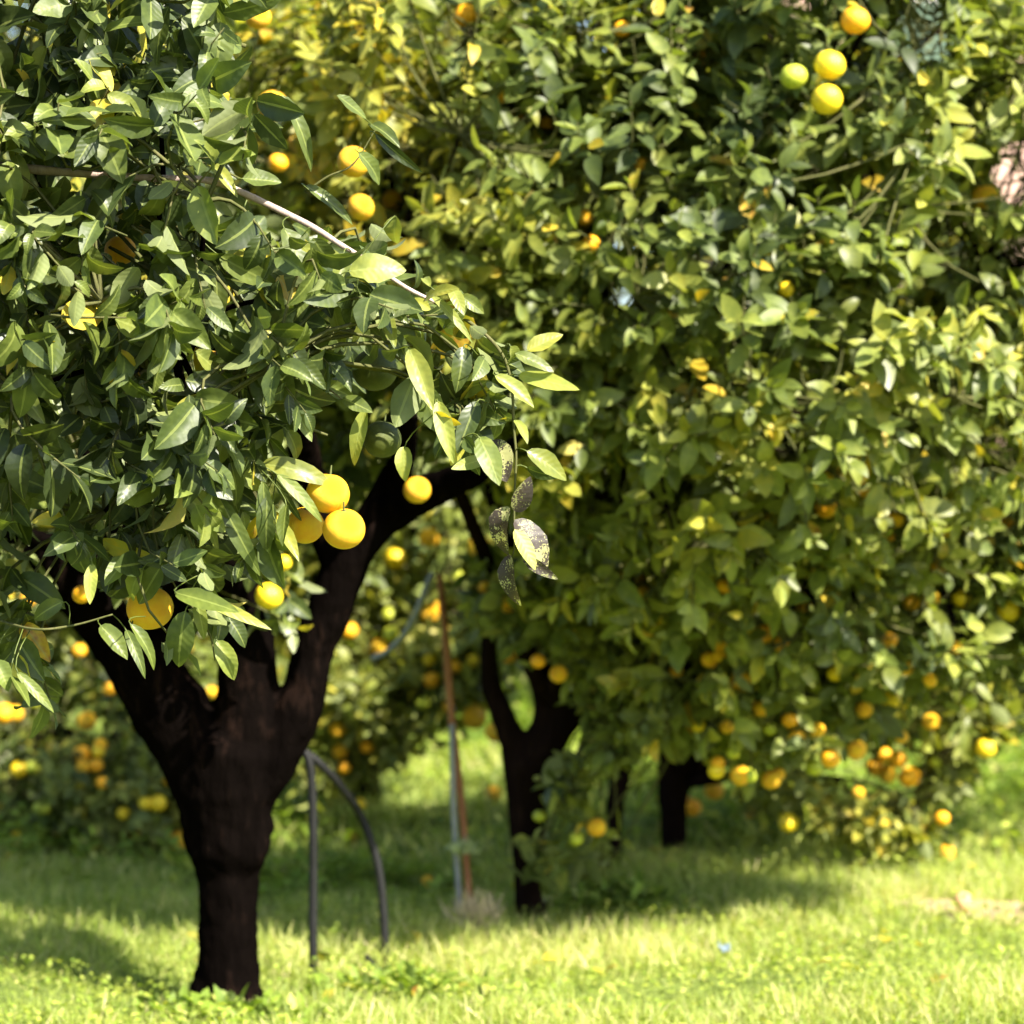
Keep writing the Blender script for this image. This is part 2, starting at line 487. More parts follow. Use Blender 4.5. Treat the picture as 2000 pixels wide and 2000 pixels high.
def blades(n, y0, y1, hmin, hmax, w, seed, lean=0.5):
    y = y0 + (y1 - y0) * rng.random(n)
    hw = 0.2 * y + 1.5
    x = (rng.random(n) * 2 - 1) * hw
    P = np.stack([x, y, np.zeros(n)], -1)
    cl = ground_patch_tone(P, seed)
    keep = rng.random(n) < np.clip(0.70 + 0.6 * cl, 0.10, 1)
    # the bare track stays thin
    track = (((x - 1.75) / 0.6) ** 2 + ((y - 7.75) / 0.2) ** 2) < 1
    keep &= ~(track & (rng.random(n) < 0.9))
    P = P[keep]; cl = cl[keep]
    P[:, 2] = ground_h(P[:, 0], P[:, 1]) - 0.004
    n = len(P)
    D = np.stack([rng.normal(0, lean, n), rng.normal(0, lean, n), np.ones(n)], -1)
    N = np.stack([rng.normal(size=n), rng.normal(size=n), 0.3 * np.ones(n)], -1)
    Ln = (hmin + (hmax - hmin) * rng.random(n) ** 1.6) * np.clip(1 + 0.5 * cl, 0.5, 1.8)
    W = w * (0.7 + 0.6 * rng.random(n))
    tone = np.clip(0.53 + 0.16 * cl + rng.normal(0, .13, n) + 0.3 * (rng.random(n) < 0.10), 0, 1)
    return leaf_arrays(P, D, N, Ln, W, 0.3 + 0.9 * rng.random(n), np.full(n, .2), tone, nseg=3, across=2, pt=0.45)

def clover(n, y0, y1, L0, seed, xr=None, hmax=0.07):
    y = y0 + (y1 - y0) * rng.random(n)
    if xr is None:
        x = (rng.random(n) * 2 - 1) * (0.2 * y + 1.5)
    else:
        x = xr[0] + (xr[1] - xr[0]) * rng.random(n)
    P = np.stack([x, y, np.zeros(n)], -1)
    cl = ground_patch_tone(P, seed)
    keep = (rng.random(n) < np.clip(0.6 + 0.7 * cl, 0.05, 1))
    track = (((x - 1.75) / 0.6) ** 2 + ((y - 7.75) / 0.2) ** 2) < 1
    keep &= ~track
    P = P[keep]; cl = cl[keep]; n = len(P)
    P[:, 2] = ground_h(P[:, 0], P[:, 1]) + 0.012 + hmax * rng.random(n) * np.clip(0.6 + cl, 0.3, 1.6)
    D = np.stack([rng.normal(size=n), rng.normal(size=n), rng.normal(0, .35, n) + .2], -1)
    N = np.stack([rng.normal(0, .45, n), rng.normal(0, .45, n), np.ones(n)], -1)
    Ln = L0 * (0.6 + 0.8 * rng.random(n))
    tone = np.clip(0.50 + 0.18 * cl + rng.normal(0, .12, n), 0, 1)
    return leaf_arrays(P, D, N, Ln, Ln * 0.75, 0.2 + 0.5 * rng.random(n), np.full(n, .2), tone, nseg=3, across=3, pt=0.9)

g = leaf_mesh('grass', [blades(190000, 5.0, 9.0, 0.03, 0.10, 0.0036, 5), blades(40000, 2.8, 5.0, 0.03, 0.10, 0.0042, 5), blades(50000, 9.0, 18.0, 0.06, 0.16, 0.009, 5)], (0, 0, 0))
tag(link_mesh('grass', g, M_grass), 'bright yellow green grass covering the orchard floor', 'grass', kind='stuff')
g = leaf_mesh('clover', [clover(36000, 5.0, 9.0, 0.016, 9), clover(26000, 9.0, 18.0, 0.04, 9, hmax=0.12)], (0, 0, 0))
tag(link_mesh('clover', g, M_herb), 'low broad leaved herbs growing through the grass', 'ground cover', kind='stuff')

def weeds(spots, n_per, hgt, L0, tone0, spread):
    """tall leafy herbs: upright stems with leaves"""
    parts = []
    for (cx, cy, sx, sy, hh) in spots:
        n = n_per
        x = cx + rng.normal(0, sx, n); y = cy + rng.normal(0, sy, n)
        P = np.stack([x, y, np.zeros(n)], -1)
        h = hh * (0.4 + 0.6 * rng.random(n)) * np.exp(-((x - cx) / (2.2 * sx)) ** 2 - ((y - cy) / (2.2 * sy)) ** 2)
        P[:, 2] = ground_h(x, y) + h
        A = np.stack([rng.normal(0, .35, n), rng.normal(0, .35, n), np.ones(n)], -1)
        O, D, N, L_, tn = shoots_to_leaves(P, A, np.maximum(h * 0.9, 0.03), 9, L0, tone0, droop=0.3)
        parts.append(leaf_arrays(O, D, N, L_, L_ * 0.42, 0.3 + 0.6 * rng.random(len(O)), np.full(len(O), .2), tn, nseg=3, across=3))
    return parts
ug = weeds([(-1.7, 9.1, 0.30, 0.3, 0.22), (-1.25, 9.6, 0.30, 0.3, 0.24), (-2.2, 9.3, 0.3, 0.3, 0.2), (-0.35, 13.5, 0.5, 0.4, 0.45), (0.2, 12.8, 0.3, 0.4, 0.30),
            (-0.9, 12.6, 0.4, 0.4, 0.30), (0.75, 11.2, 0.4, 0.4, 0.3), (2.0, 11.2, 0.4, 0.5, 0.32), (2.4, 10.6, 0.3, 0.3, 0.26), (2.7, 12.0, 0.4, 0.4, 0.4), (0.32, 7.75, 0.10, 0.08, 0.11), (-0.70, 6.18, 0.12, 0.05, 0.05), (-0.28, 6.6, 0.10, 0.06, 0.06),
            (-0.6, 8.6, 0.25, 0.2, 0.10), (1.1, 9.6, 0.35, 0.3, 0.2)], 130, 0.2, 0.07, 0.30, 1)
tag(link_mesh('undergrowth', leaf_mesh('undergrowth', ug, (0, 0, 0)), M_herb), 'taller leafy green herbs under and behind the trees', 'undergrowth', kind='stuff')

# ------------------------------------------------------------------ trees
ALL = []      # leaf records for every tree: dict(O, D, N, L, tone, tree, hi)

def ellipsoid_crown(C, R, nl, lump_r, per_m2, seed, up=0.35, floor_z=0.25, inner=0.25):
    """shoots on the outside of many lumps that make up one crown"""
    r = np.random.default_rng(seed)
    C = np.array(C, float); R = np.array(R, float)
    u = r.normal(size=(nl, 3)); u = nrm(u)
    lumps = C + u * R * (0.62 + 0.2 * r.random((nl, 1)))
    lr = lump_r * (0.7 + 0.6 * r.random(nl))
    P = []; A = []
    for c, q in zip(lumps, lr):
        n = int(per_m2 * 4 * np.pi * q * q)
        d = nrm(r.normal(size=(n, 3)))
        rad = q * (0.72 + 0.38 * r.random((n, 1)) ** 0.7)
        p = c + d * rad * np.array([1, 1, 0.85])
        P.append(p); A.append(d + 0.6 * nrm((c - C) / R)[None])
    P = np.concatenate(P); A = np.concatenate(A)
    # drop shoots buried inside other lumps
    ins = np.zeros(len(P))
    for c, q in zip(lumps, lr):
        ins += (np.linalg.norm((P - c) / np.array([1, 1, .85]), axis=1) < q * 0.62)
    keep = (ins == 0) | (r.random(len(P)) < inner)
    keep &= P[:, 2] > floor_z
    P = P[keep]; A = nrm(A[keep])
    A[:, 2] += up
    return P, nrm(A)

def px_filter(P, A, keep_fn):
    x, y = proj(P)
    k = keep_fn(x, y, P)
    return P[k], A[k]

# openings of the canopy (photo px): dark hollows or views through
GAPS = [(1395, 515, 38, 26), (1190, 470, 60, 22), (1215, 580, 55, 28), (1860, 480, 42, 62), (1950, 880, 45, 60), (770, 300, 26, 34), (1140, 60, 30, 40),
        (1770, 575, 34, 30), (1480, 1080, 26, 30), (1540, 880, 26, 36), (1335, 1325, 34, 18), (1830, 1330, 40, 26), (880, 70, 30, 40), (760, 345, 24, 20)]
SKYGAP = [(1985, 335, 30, 48), (1800, 40, 22, 34), (1825, 88, 16, 16), (1992, 492, 22, 12)]

def gaps(x, y, P, front=True, extra=()):
    k = np.ones(len(x), bool)
    lst = list(SKYGAP) + list(extra)
    if front: lst += GAPS
    for cx, cy, rx, ry in lst:
        k &= (((x - cx) / (rx + 9)) ** 2 + ((y - cy) / (ry + 9)) ** 2) > 1
    return k

def below(x, pts):
    xs, ys = zip(*pts)
    return np.interp(x, xs, ys)

def tree_leaves(tree, P, A, k, leafL, tone0, seed, near=False, hue_fn=None, droop=0.25):
    ln = 0.13 + 0.09 * rng.random(len(P))
    tb = tone0 + 0.07 * cnoise(P, 2.6, seed) + 0.05 * cnoise(P, 7.0, seed + 3)
    if hue_fn is not None: tb = tb + hue_fn(P)
    O, D, N, L_, tn = shoots_to_leaves(P, A, ln, k, leafL, tb, droop=droop, nvar=0.28)
    ALL.append(dict(O=O, D=D, N=N, L=L_, tone=tn, tree=tree, near=near, P=P, A=A, ln=ln))

def blob(c, r, n, seed, up=0.3, out=None):
    rr = np.random.default_rng(seed)
    d = nrm(rr.normal(size=(n, 3)))
    P = np.array(c) + d * np.array(r) * (0.3 + 0.7 * rr.random((n, 1)) ** 0.5)
    A = d.copy(); A[:, 2] += up
    return P, nrm(A)

def remeshed(name, geo, mat, parent, origin, voxel=0.012, smooth=4, disp=0.0):
    V, Q, T = merge_geo(geo)
    o = link_mesh(name, fast_mesh(name, V, Q, T, origin=origin), mat, parent)
    m = o.modifiers.new('remesh', 'REMESH'); m.mode = 'VOXEL'; m.voxel_size = voxel; m.use_smooth_shade = True
    s = o.modifiers.new('smooth', 'SMOOTH'); s.iterations = smooth; s.factor = 0.6
    if disp:
        tx = bpy.data.textures.new(name + '_bark', 'CLOUDS'); tx.noise_scale = 0.05; tx.noise_depth = 3
        d = o.modifiers.new('disp', 'DISPLACE'); d.texture = tx; d.strength = disp; d.mid_level = 0.5; d.texture_coords = 'LOCAL'
    return o

def limb_network(tree_base, fork, shoots_P, nlimb, rad, seed, spread_pts=None):
    """limbs from the fork to the crown, branches and twigs to the shoots. returns thick geo list, thin geo"""
    r = np.random.default_rng(seed)
    P = shoots_P
    cen = P[r.choice(len(P), nlimb, replace=False)]
    for _ in range(6):                      # k-means so limbs reach every part of the crown
        dd = ((P[:, None, :] - cen[None]) ** 2).sum(-1).argmin(1)
        cen = np.array([P[dd == i].mean(0) if (dd == i).any() else cen[i] for i in range(nlimb)])
    thick = []; limb_pts = []
    for i in range(nlimb):
        e = fork + (cen[i] - fork) * 0.92
        mid = fork + (e - fork) * 0.45 + r.normal(0, 0.06, 3) + np.array([0, 0, 0.05])
        C = spline([fork - np.array([0, 0, .05]), mid, e], 9)
        R = np.linspace(rad, rad * 0.22, 9)
        thick.append(tubes(C[None], R[None], 8)); limb_pts.append((C, R))
    LP = np.concatenate([c for c, _ in limb_pts])
    nn = max(12, len(P) // 14)
    nodes = P[r.choice(len(P), min(nn, len(P)), replace=False)]
    d2 = ((nodes[:, None] - LP[None]) ** 2).sum(-1); ni = d2.argmin(1)
    S = LP[ni]
    nodes = S + (nodes - S) * 0.8
    mid = (S + nodes) / 2 + r.normal(0, .04, S.shape)
    tt = np.linspace(0, 1, 5)[None, :, None]
    C = S[:, None] * (1 - tt) ** 2 + 2 * mid[:, None] * tt * (1 - tt) + nodes[:, None] * tt ** 2
    BP = C[:, 1:].reshape(-1, 3)
    owner = ni // 9
    boughs = []
    for i, (lc, lr) in enumerate(limb_pts):
        pl = [tubes(lc[None], lr[None] * 0.97, 8)]
        sel = owner == i
        if sel.any():
            pl.append(tubes(C[sel], np.broadcast_to(np.linspace(rad * 0.2, 0.004, 5), C[sel].shape[:2]), 5))
        boughs.append(merge_geo(pl))
    idx = np.empty(len(P), int)
    for a in range(0, len(P), 400):
        idx[a:a + 400] = ((P[a:a + 400, None] - BP[None]) ** 2).sum(-1).argmin(1)
    return boughs, BP[idx]

def tree_wood(root, base, trunk_geo, fork, P, A, ln, nlimb, rad, seed, mat, twig_mat, voxel=0.014, disp=0.008, limbs=True):
    boughs, S = limb_network(base, fork, P, nlimb, rad, seed)
    remeshed('trunk', trunk_geo, mat, root, base, voxel=voxel, disp=disp)
    B = P - nrm(A) * ln[:, None]
    tt = np.linspace(0, 1, 5)[None, :, None]
    mid = B - nrm(A) * (0.35 * np.linalg.norm(B - S, axis=1))[:, None]
    tt = np.linspace(0, 1, 6)[None, :, None]
    C = S[:, None] * (1 - tt) ** 3 + 3 * ((S + mid) / 2)[:, None] * tt * (1 - tt) ** 2 + 3 * B[:, None] * tt ** 2 * (1 - tt) + P[:, None] * tt ** 3
    tw = tubes(C, np.broadcast_to(np.array([.0042, .0038, .0032, .0028, .0024, .0012]), C.shape[:2]), 4)
    for V, Q, T in boughs:
        link_mesh('bough', fast_mesh('bough', V, Q, T, origin=base), mat, root)
    link_mesh('twigs', fast_mesh('twigs', *tw, origin=base), twig_mat, root)

TREES = {}
def make_root(key, base, label, group='citrus trees of the orchard'):
    base = np.array([base[0], base[1], float(ground_h(base[0], base[1]))])
    o = empty('citrus_tree', base)
    tag(o, label, 'tree', group)
    TREES[key] = (o, base)
    return o, base

# ---- tree A: the near tree on the left --------------------------------------------------
YA = 6.38
rootA, baseA = make_root('A', at(443, 1964, YA), 'nearest tree on the left with thick black forked trunk and sharp leafy branches reaching forward')
POLY_A = [(-900, -900), (440, -900), (445, 60), (440, 160), (455, 230), (500, 330), (560, 400), (640, 470), (740, 540), (850, 590), (930, 640), (1000, 690), (1010, 770),
          (975, 860), (935, 900), (860, 870), (770, 860), (700, 850), (600, 860), (540, 900), (505, 980), (485, 1040), (500, 1120), (430, 1170), (330, 1160),
          (200, 1150), (110, 1180), (40, 1290), (-100, 1310), (-900, 1250)]
CA = np.array([-1.0, 5.45, 1.80]); RA = np.array([1.95, 1.32, 1.03])
rA = np.random.default_rng(11)
cand = CA + (rA.random((60000, 3)) * 2 - 1) * RA
q = (np.abs((cand - CA) / RA) ** 3).sum(1)
x, y = proj(cand)
k = (q < 1) & inpoly(x, y, POLY_A)
k &= ~((x > 600) & (cand[:, 1] > 5.0) & (y > -200)) & ~((x > 440) & (cand[:, 1] > 6.3))
k &= ~(((x - 35) / 75) ** 2 + ((y - 1130) / 110) ** 2 < 1)
k &= ~(((x - 240) / 70) ** 2 + ((y - 50) / 50) ** 2 < 1)
k &= ~((((x - 240) / 80) ** 2 + ((y - 985) / 60) ** 2 < 1) & (cand[:, 1] < 5.2))
front = q > 0.55
dens = np.where(cand[:, 1] < 4.75, 1.0, 0.32) * np.where(front, 1.0, 0.4)
nz = cnoise(cand, 5.0, 4)
dens = dens * np.clip(0.85 + 0.6 * nz, 0.1, 1.3)
k &= rA.random(len(cand)) < dens * 0.24
PA = cand[k]
AA = nrm((PA - CA) / RA) + np.array([0.25, -0.1, -0.25]) + rA.normal(0, .45, PA.shape)
# extra sprays that stand alone in front of the far trees
def spray(px, py, Y, ax, n, sp, seed):
    r = np.random.default_rng(seed)
    P = at(px, py, Y) + r.normal(0, sp, (n, 3))
    return P, np.tile(np.array(ax, float), (n, 1)) + r.normal(0, .3, (n, 3))
sprs = [spray(960, 830, 4.42, (0.3, -.3, -1), 4, .03, 1), spray(880, 600, 4.5, (1, -.1, .2), 3, .03, 2), spray(60, 1310, 4.6, (.5, -.3, -.8), 3, .03, 6), spray(470, 20, 4.7, (.7, -.3, .4), 3, .05, 8), spray(400, 1180, 4.4, (.4, -.3, -.7), 4, .05, 9),
        spray(540, 1110, 6.0, (.3, -.4, -.6), 4, .03, 10), spray(560, 1200, 6.0, (.3, -.6, -.5), 2, .03, 12), spray(300, 1080, 4.5, (.2, -.3, -.9), 6, .07, 13), spray(430, 990, 4.5, (.2, -.3, -1), 6, .06, 14)]
PA = np.concatenate([PA] + [s[0] for s in sprs]); AA = nrm(np.concatenate([AA] + [s[1] for s in sprs]))
print('tree A shoots', len(PA))
lnA = 0.12 + 0.10 * rng.random(len(PA))
toneA = 0.22 + 0.08 * cnoise(PA, 3.0, 21) + 0.06 * cnoise(PA, 9.0, 22)
O, D, N, L_, tn = shoots_to_leaves(PA, AA, lnA, 11, 0.090, toneA, droop=0.45, upb=0.5, nvar=0.55)
ALL.append(dict(O=O, D=D, N=N, L=L_, tone=tn, tree='A', near=True, P=PA, A=AA, ln=lnA))

# trunk of A
def a_(px, py, dY=0.0): return at(px, py, YA + dY)
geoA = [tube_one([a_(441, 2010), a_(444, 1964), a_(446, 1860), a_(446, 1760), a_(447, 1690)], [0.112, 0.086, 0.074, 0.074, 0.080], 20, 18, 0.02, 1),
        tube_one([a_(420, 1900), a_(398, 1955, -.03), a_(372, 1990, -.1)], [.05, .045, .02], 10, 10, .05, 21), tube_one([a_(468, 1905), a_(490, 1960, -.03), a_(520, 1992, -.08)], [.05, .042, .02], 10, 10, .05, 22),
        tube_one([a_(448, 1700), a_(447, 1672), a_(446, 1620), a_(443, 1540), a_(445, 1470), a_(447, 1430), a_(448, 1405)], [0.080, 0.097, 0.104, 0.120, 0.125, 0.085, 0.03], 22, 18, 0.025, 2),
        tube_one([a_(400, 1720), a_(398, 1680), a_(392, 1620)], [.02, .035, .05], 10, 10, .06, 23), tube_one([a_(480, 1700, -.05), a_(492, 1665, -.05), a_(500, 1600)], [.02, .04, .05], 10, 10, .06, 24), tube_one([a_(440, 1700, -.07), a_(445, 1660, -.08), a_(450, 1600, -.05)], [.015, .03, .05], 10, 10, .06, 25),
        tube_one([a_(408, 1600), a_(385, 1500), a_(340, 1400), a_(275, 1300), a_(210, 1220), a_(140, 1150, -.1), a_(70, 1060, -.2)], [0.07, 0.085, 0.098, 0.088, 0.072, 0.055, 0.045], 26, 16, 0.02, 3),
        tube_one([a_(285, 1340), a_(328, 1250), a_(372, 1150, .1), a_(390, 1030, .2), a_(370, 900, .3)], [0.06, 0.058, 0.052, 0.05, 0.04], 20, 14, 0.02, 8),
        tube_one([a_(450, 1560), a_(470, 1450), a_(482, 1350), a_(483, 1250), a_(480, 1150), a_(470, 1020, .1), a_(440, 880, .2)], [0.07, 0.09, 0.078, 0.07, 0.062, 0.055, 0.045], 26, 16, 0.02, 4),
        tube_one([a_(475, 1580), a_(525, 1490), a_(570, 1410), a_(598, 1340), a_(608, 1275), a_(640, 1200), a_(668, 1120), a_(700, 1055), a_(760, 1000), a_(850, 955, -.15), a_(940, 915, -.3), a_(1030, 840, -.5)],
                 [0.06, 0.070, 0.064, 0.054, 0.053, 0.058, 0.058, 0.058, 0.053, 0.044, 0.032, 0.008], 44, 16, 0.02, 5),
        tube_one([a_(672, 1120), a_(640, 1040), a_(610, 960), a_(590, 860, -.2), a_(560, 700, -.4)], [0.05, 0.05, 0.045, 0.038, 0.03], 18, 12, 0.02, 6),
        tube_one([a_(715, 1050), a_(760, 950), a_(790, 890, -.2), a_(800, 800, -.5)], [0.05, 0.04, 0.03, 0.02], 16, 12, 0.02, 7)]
farA = PA[:, 1] > -1
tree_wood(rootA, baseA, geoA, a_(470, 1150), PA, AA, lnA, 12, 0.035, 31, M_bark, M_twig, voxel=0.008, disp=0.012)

# hand placed boughs of tree A: the pale bough and thin dark ones around it
YB = 4.42
def bough(name, pts, radii, mat, m=26, Y=YB):
    pp = [at(p[0], p[1], p[2] if len(p) > 2 else Y) for p in pts]
    V, Q, T = tube_one(pp, radii, m, 9, 0.03, 3)
    return link_mesh(name, fast_mesh(name, V, Q, T, origin=baseA), mat, rootA)
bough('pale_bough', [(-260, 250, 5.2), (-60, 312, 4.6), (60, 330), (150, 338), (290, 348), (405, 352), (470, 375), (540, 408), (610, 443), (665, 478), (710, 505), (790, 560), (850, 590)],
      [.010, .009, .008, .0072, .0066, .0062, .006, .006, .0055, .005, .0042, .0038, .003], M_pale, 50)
bough('leafy_bough', [(850, 590), (900, 618), (950, 655), (985, 700), (1000, 760), (1003, 830), (1008, 890), (1006, 940), (1004, 1000), (1005, 1060), (1000, 1090)],
      [.004, .0035, .003, .0028, .0026, .0024, .0022, .002, .002, .0018, .0014], M_twig, 40)
tw = [([(-60, 10, 4.6), (40, 20), (95, 60), (150, 105), (215, 165), (300, 235), (380, 300), (470, 350)], .0038),
      ([(-60, 310, 4.6), (20, 400), (60, 470), (90, 500)], .006), ([(90, 500), (130, 560), (190, 630), (260, 710), (330, 790), (400, 850), (470, 900), (540, 930)], .0045),
      ([(370, 240), (430, 230), (480, 260), (500, 320)], .002), ([(200, 210), (260, 255), (300, 330), (330, 400), (360, 470), (440, 560), (500, 660), (560, 760), (600, 830), (640, 850)], .0038),
      ([(-40, 1200, 4.5), (60, 1228), (140, 1222), (220, 1200)], .003), ([(340, 1150), (380, 1190), (410, 1240), (420, 1290)], .0024),
      ([(596, 375), (640, 345), (690, 320), (735, 250)], .0024), ([(380, 850), (330, 900), (300, 990), (310, 1080), (345, 1150)], .003),
      ([(480, 90), (380, 60), (300, 30), (200, -60)], .004)]
for i, (pts, r) in enumerate(tw):
    geo_ = tube_one([at(p[0], p[1], p[2] if len(p) > 2 else YB + 0.06 * math.sin(i)) for p in pts], [r, r * 0.55], 24, 6, 0.03, i)
    link_mesh('thin_bough', fast_mesh('thin_bough', *geo_, origin=baseA), M_twig, rootA)

# hand placed leaves: base px, tip px, width px, tone, facing (F camera, H sun glint, D down/edge)
HERO = [
 (800,680,843,790,46,.60,'F'),(905,677,899,757,42,.30,'H'),(946,701,934,734,36,.35,'H'),(855,783,883,895,38,.58,'F'),(932,783,894,876,42,.22,'F'),(950,895,887,913,28,.50,'F'),
 (790,872,785,932,36,.62,'F'),(967,734,1046,785,36,.60,'H'),(1011,732,1125,755,38,.62,'H'),(1029,881,1116,930,46,.55,'H'),(997,676,1006,718,42,.55,'F'),(1029,685,1097,650,36,.68,'F'),
 (1006,690,1081,718,30,.50,'F'),(899,578,946,606,30,.50,'F'),(750,599,769,666,28,.58,'F'),(936,853,975,930,50,.45,'F'),(1006,820,1034,842,22,.55,'H'),(1029,913,1085,945,26,.2,'D'),
 (552,186,637,310,32,.35,'H'),(422,225,474,295,38,.3,'H'),(658,186,717,228,28,.38,'H'),(725,243,780,269,30,.35,'H'),(699,297,764,357,38,.35,'H'),(733,261,815,341,22,.12,'D'),
 (474,349,547,352,42,.35,'H'),(596,362,697,422,28,.35,'H'),(363,375,477,445,52,.50,'H'),(402,316,464,354,30,.6,'F'),(554,445,609,530,52,.4,'H'),(671,494,660,585,38,.5,'H'),
 (681,530,790,512,64,.58,'F'),(774,422,759,484,40,.62,'F'),(588,484,660,489,30,.62,'F'),(428,499,541,567,46,.42,'D'),(368,512,378,639,38,.58,'F'),(422,525,428,642,42,.35,'F'),
 (544,538,575,590,38,.93,'F'),(472,468,531,500,42,.80,'F'),(505,569,557,600,30,.78,'F'),(511,638,572,693,52,.74,'F'),(645,580,674,682,32,.55,'F'),(725,573,706,675,28,.55,'F'),
 (732,595,768,667,28,.5,'F'),(641,718,601,798,36,.5,'F'),(522,725,518,805,60,.32,'F'),(569,790,609,848,32,.4,'F'),(714,798,677,903,34,.6,'F'),(511,906,645,917,46,.60,'F'),
 (540,925,638,1000,28,.42,'F'),(536,935,590,1026,18,.25,'D'),(514,939,522,1084,34,.3,'F'),(536,1015,583,1066,30,.65,'F'),(348,885,442,1081,36,.5,'F'),(427,969,504,1121,38,.3,'F'),
 (522,969,518,1081,42,.25,'F'),(326,896,348,998,46,.25,'F'),(225,831,268,933,36,.35,'F'),(359,806,308,907,22,.35,'F'),(210,809,279,770,50,.5,'F'),(344,795,424,766,26,.72,'F'),
 (22,737,72,810,46,.48,'F'),(36,704,123,759,46,.4,'H'),(380,686,442,733,42,.5,'F'),(250,1090,206,1135,40,.42,'F'),(279,1110,228,1178,38,.55,'F'),(315,1106,268,1179,50,.42,'F'),
 (180,1100,174,1175,28,.6,'F'),(341,1157,456,1186,42,.42,'F'),(380,1164,522,1219,26,.62,'F'),(384,1172,402,1248,28,.5,'F'),(362,1193,337,1313,58,.3,'F'),(254,1219,326,1295,28,.4,'H'),
 (246,1230,283,1298,24,.3,'F'),(424,1251,467,1327,42,.5,'F'),(196,1222,250,1273,40,.4,'F'),(123,1175,51,1208,38,.4,'H'),(33,1313,107,1380,24,.45,'H'),(22,1320,60,1365,22,.42,'H'),
 (-10,1290,20,1340,40,.4,'F'),(110,850,150,960,40,.35,'F'),(10,520,60,640,44,.35,'H'),(60,640,150,620,36,.45,'F'),(20,210,-40,100,60,.45,'H'),(90,90,50,160,36,.6,'F'),(60,250,15,272,36,.78,'F'),
 (110,380,215,440,56,.42,'H'),(215,345,150,420,40,.3,'F'),(30,300,60,370,36,.5,'H'),(150,200,60,250,40,.35,'F'),(270,150,300,270,34,.3,'F'),(200,60,300,20,30,.4,'H'),(330,70,360,190,30,.3,'D'),
 (290,210,330,260,44,.4,'H'),(240,560,330,620,46,.3,'F'),(250,640,320,690,50,.4,'F'),(370,560,300,650,60,.3,'F'),(150,500,210,560,40,.3,'D'),(90,600,130,700,36,.3,'H'),(600,560,575,640,30,.4,'F'),
 (840,560,820,520,18,.62,'F'),(830,585,870,545,36,.70,'F'),(880,560,905,600,28,.6,'F'),(800,590,850,600,26,.65,'F'),(640,640,600,700,40,.35,'F'),(690,600,720,690,36,.3,'F'),(560,840,600,900,36,.5,'F'),
 (450,900,480,1000,36,.35,'F'),(400,940,430,1040,34,.45,'F'),(560,985,548,1060,30,.4,'F'),(470,620,490,700,40,.45,'F'),(870,640,910,600,28,.35,'H'),(840,575,925,640,20,.55,'H'),(760,640,800,700,30,.3,'F')]
half = nrm(to_sun + np.array([0.1, -1.0, 0.05]))
hO, hD, hN, hL, hW, hT, hB = [], [], [], [], [], [], []
rh = np.random.default_rng(5)
for (bx, by, tx, ty, w, tone, f) in HERO:
    Yb = YB + rh.normal(0, .035) - 0.03
    tilt = rh.normal(0, .03)
    b0 = at(bx, by, Yb); t0 = at(tx, ty, Yb - 0.02 + tilt)
    d = t0 - b0
    if f == 'F': n = np.array([rh.normal(0.05, .22), -1.0, 0.45 + rh.normal(0, .25)])
    elif f == 'H': n = half + rh.normal(0, .10, 3)
    else: n = np.array([rh.normal(0, .3), -1.0, -0.5])
    hO.append(b0); hD.append(d); hN.append(n); hL.append(np.linalg.norm(d) * 1.04); hW.append(w / F * Yb * 0.98); hT.append(tone); hB.append(0.15 + 1.0 * rh.random())
hero_parts = leaf_arrays(np.array(hO), np.array(hD), np.array(hN), np.array(hL), np.array(hW), np.array(hB), np.full(len(hO), .15) + rh.random(len(hO)) * .45, np.array(hT), nseg=6, across=5, wav=0.075)
anchor = np.concatenate([PA, PA - AA * (lnA * 0.5)[:, None], PA - AA * lnA[:, None]] + [spline([at(p[0], p[1], YB) for p in pts], 40) for pts, _ in tw]
                        + [spline([at(a, b, YB) for a, b in ((405, 352), (540, 408), (665, 478), (790, 560), (850, 590), (950, 655), (1000, 760), (1008, 890), (1004, 1000))], 60)])
hb = np.array(hO); hd = nrm(np.array(hD))
near_i = np.array([((anchor - b) ** 2).sum(1).argmin() for b in hb])
an = anchor[near_i]
t4 = np.linspace(0, 1, 5)[None, :, None]
Cp = an[:, None] * (1 - t4) ** 2 + 2 * (hb - hd * 0.02)[:, None] * t4 * (1 - t4) + (hb + hd * 0.004)[:, None] * t4 ** 2
sv_, sq_, st_ = tubes(Cp, np.full(Cp.shape[:2], 0.0011), 5)
stalk_part = (sv_, sq_, st_, np.full((len(sv_), 3), 0.5), np.full(len(sv_), 0.42))
SP = [(993,989,942,1063,42,.62,1.6),(996,1082,973,1173,32,.60,1.3),(1005,1015,1086,1092,44,.5,1.0),(1008,1000,1032,945,28,.2,.5),(1019,1086,1075,1125,18,.15,.6),(960,860,985,925,44,.45,.6)]
sO = np.array([at(a, b, 4.40) for a, b, *_ in SP]); sE = np.array([at(c, d, 4.37) for _, _, c, d, *_ in SP])
sL = np.linalg.norm(sE - sO, axis=1)
spn = np.array([[-.8, -.8, .6], [-.8, -.8, .3], [.5, -.9, .6], [.1, -1, 0], [.3, -1, -.3], [0, -1, .2]])
spot_parts = leaf_arrays(sO, sE - sO, spn, sL * 1.15, np.array([s[4] for s in SP]) / F * 4.4 * 1.4, np.array([s[6] for s in SP]), np.full(len(SP), .35), np.array([s[5] for s in SP]), nseg=6, across=5, wav=0.05)
link_mesh('sooty_leaves', leaf_mesh('sooty_leaves', [spot_parts], baseA), M_leaf_spot, rootA)['label'] = 'cream leaves speckled with dark soot on the drooping twig tip'
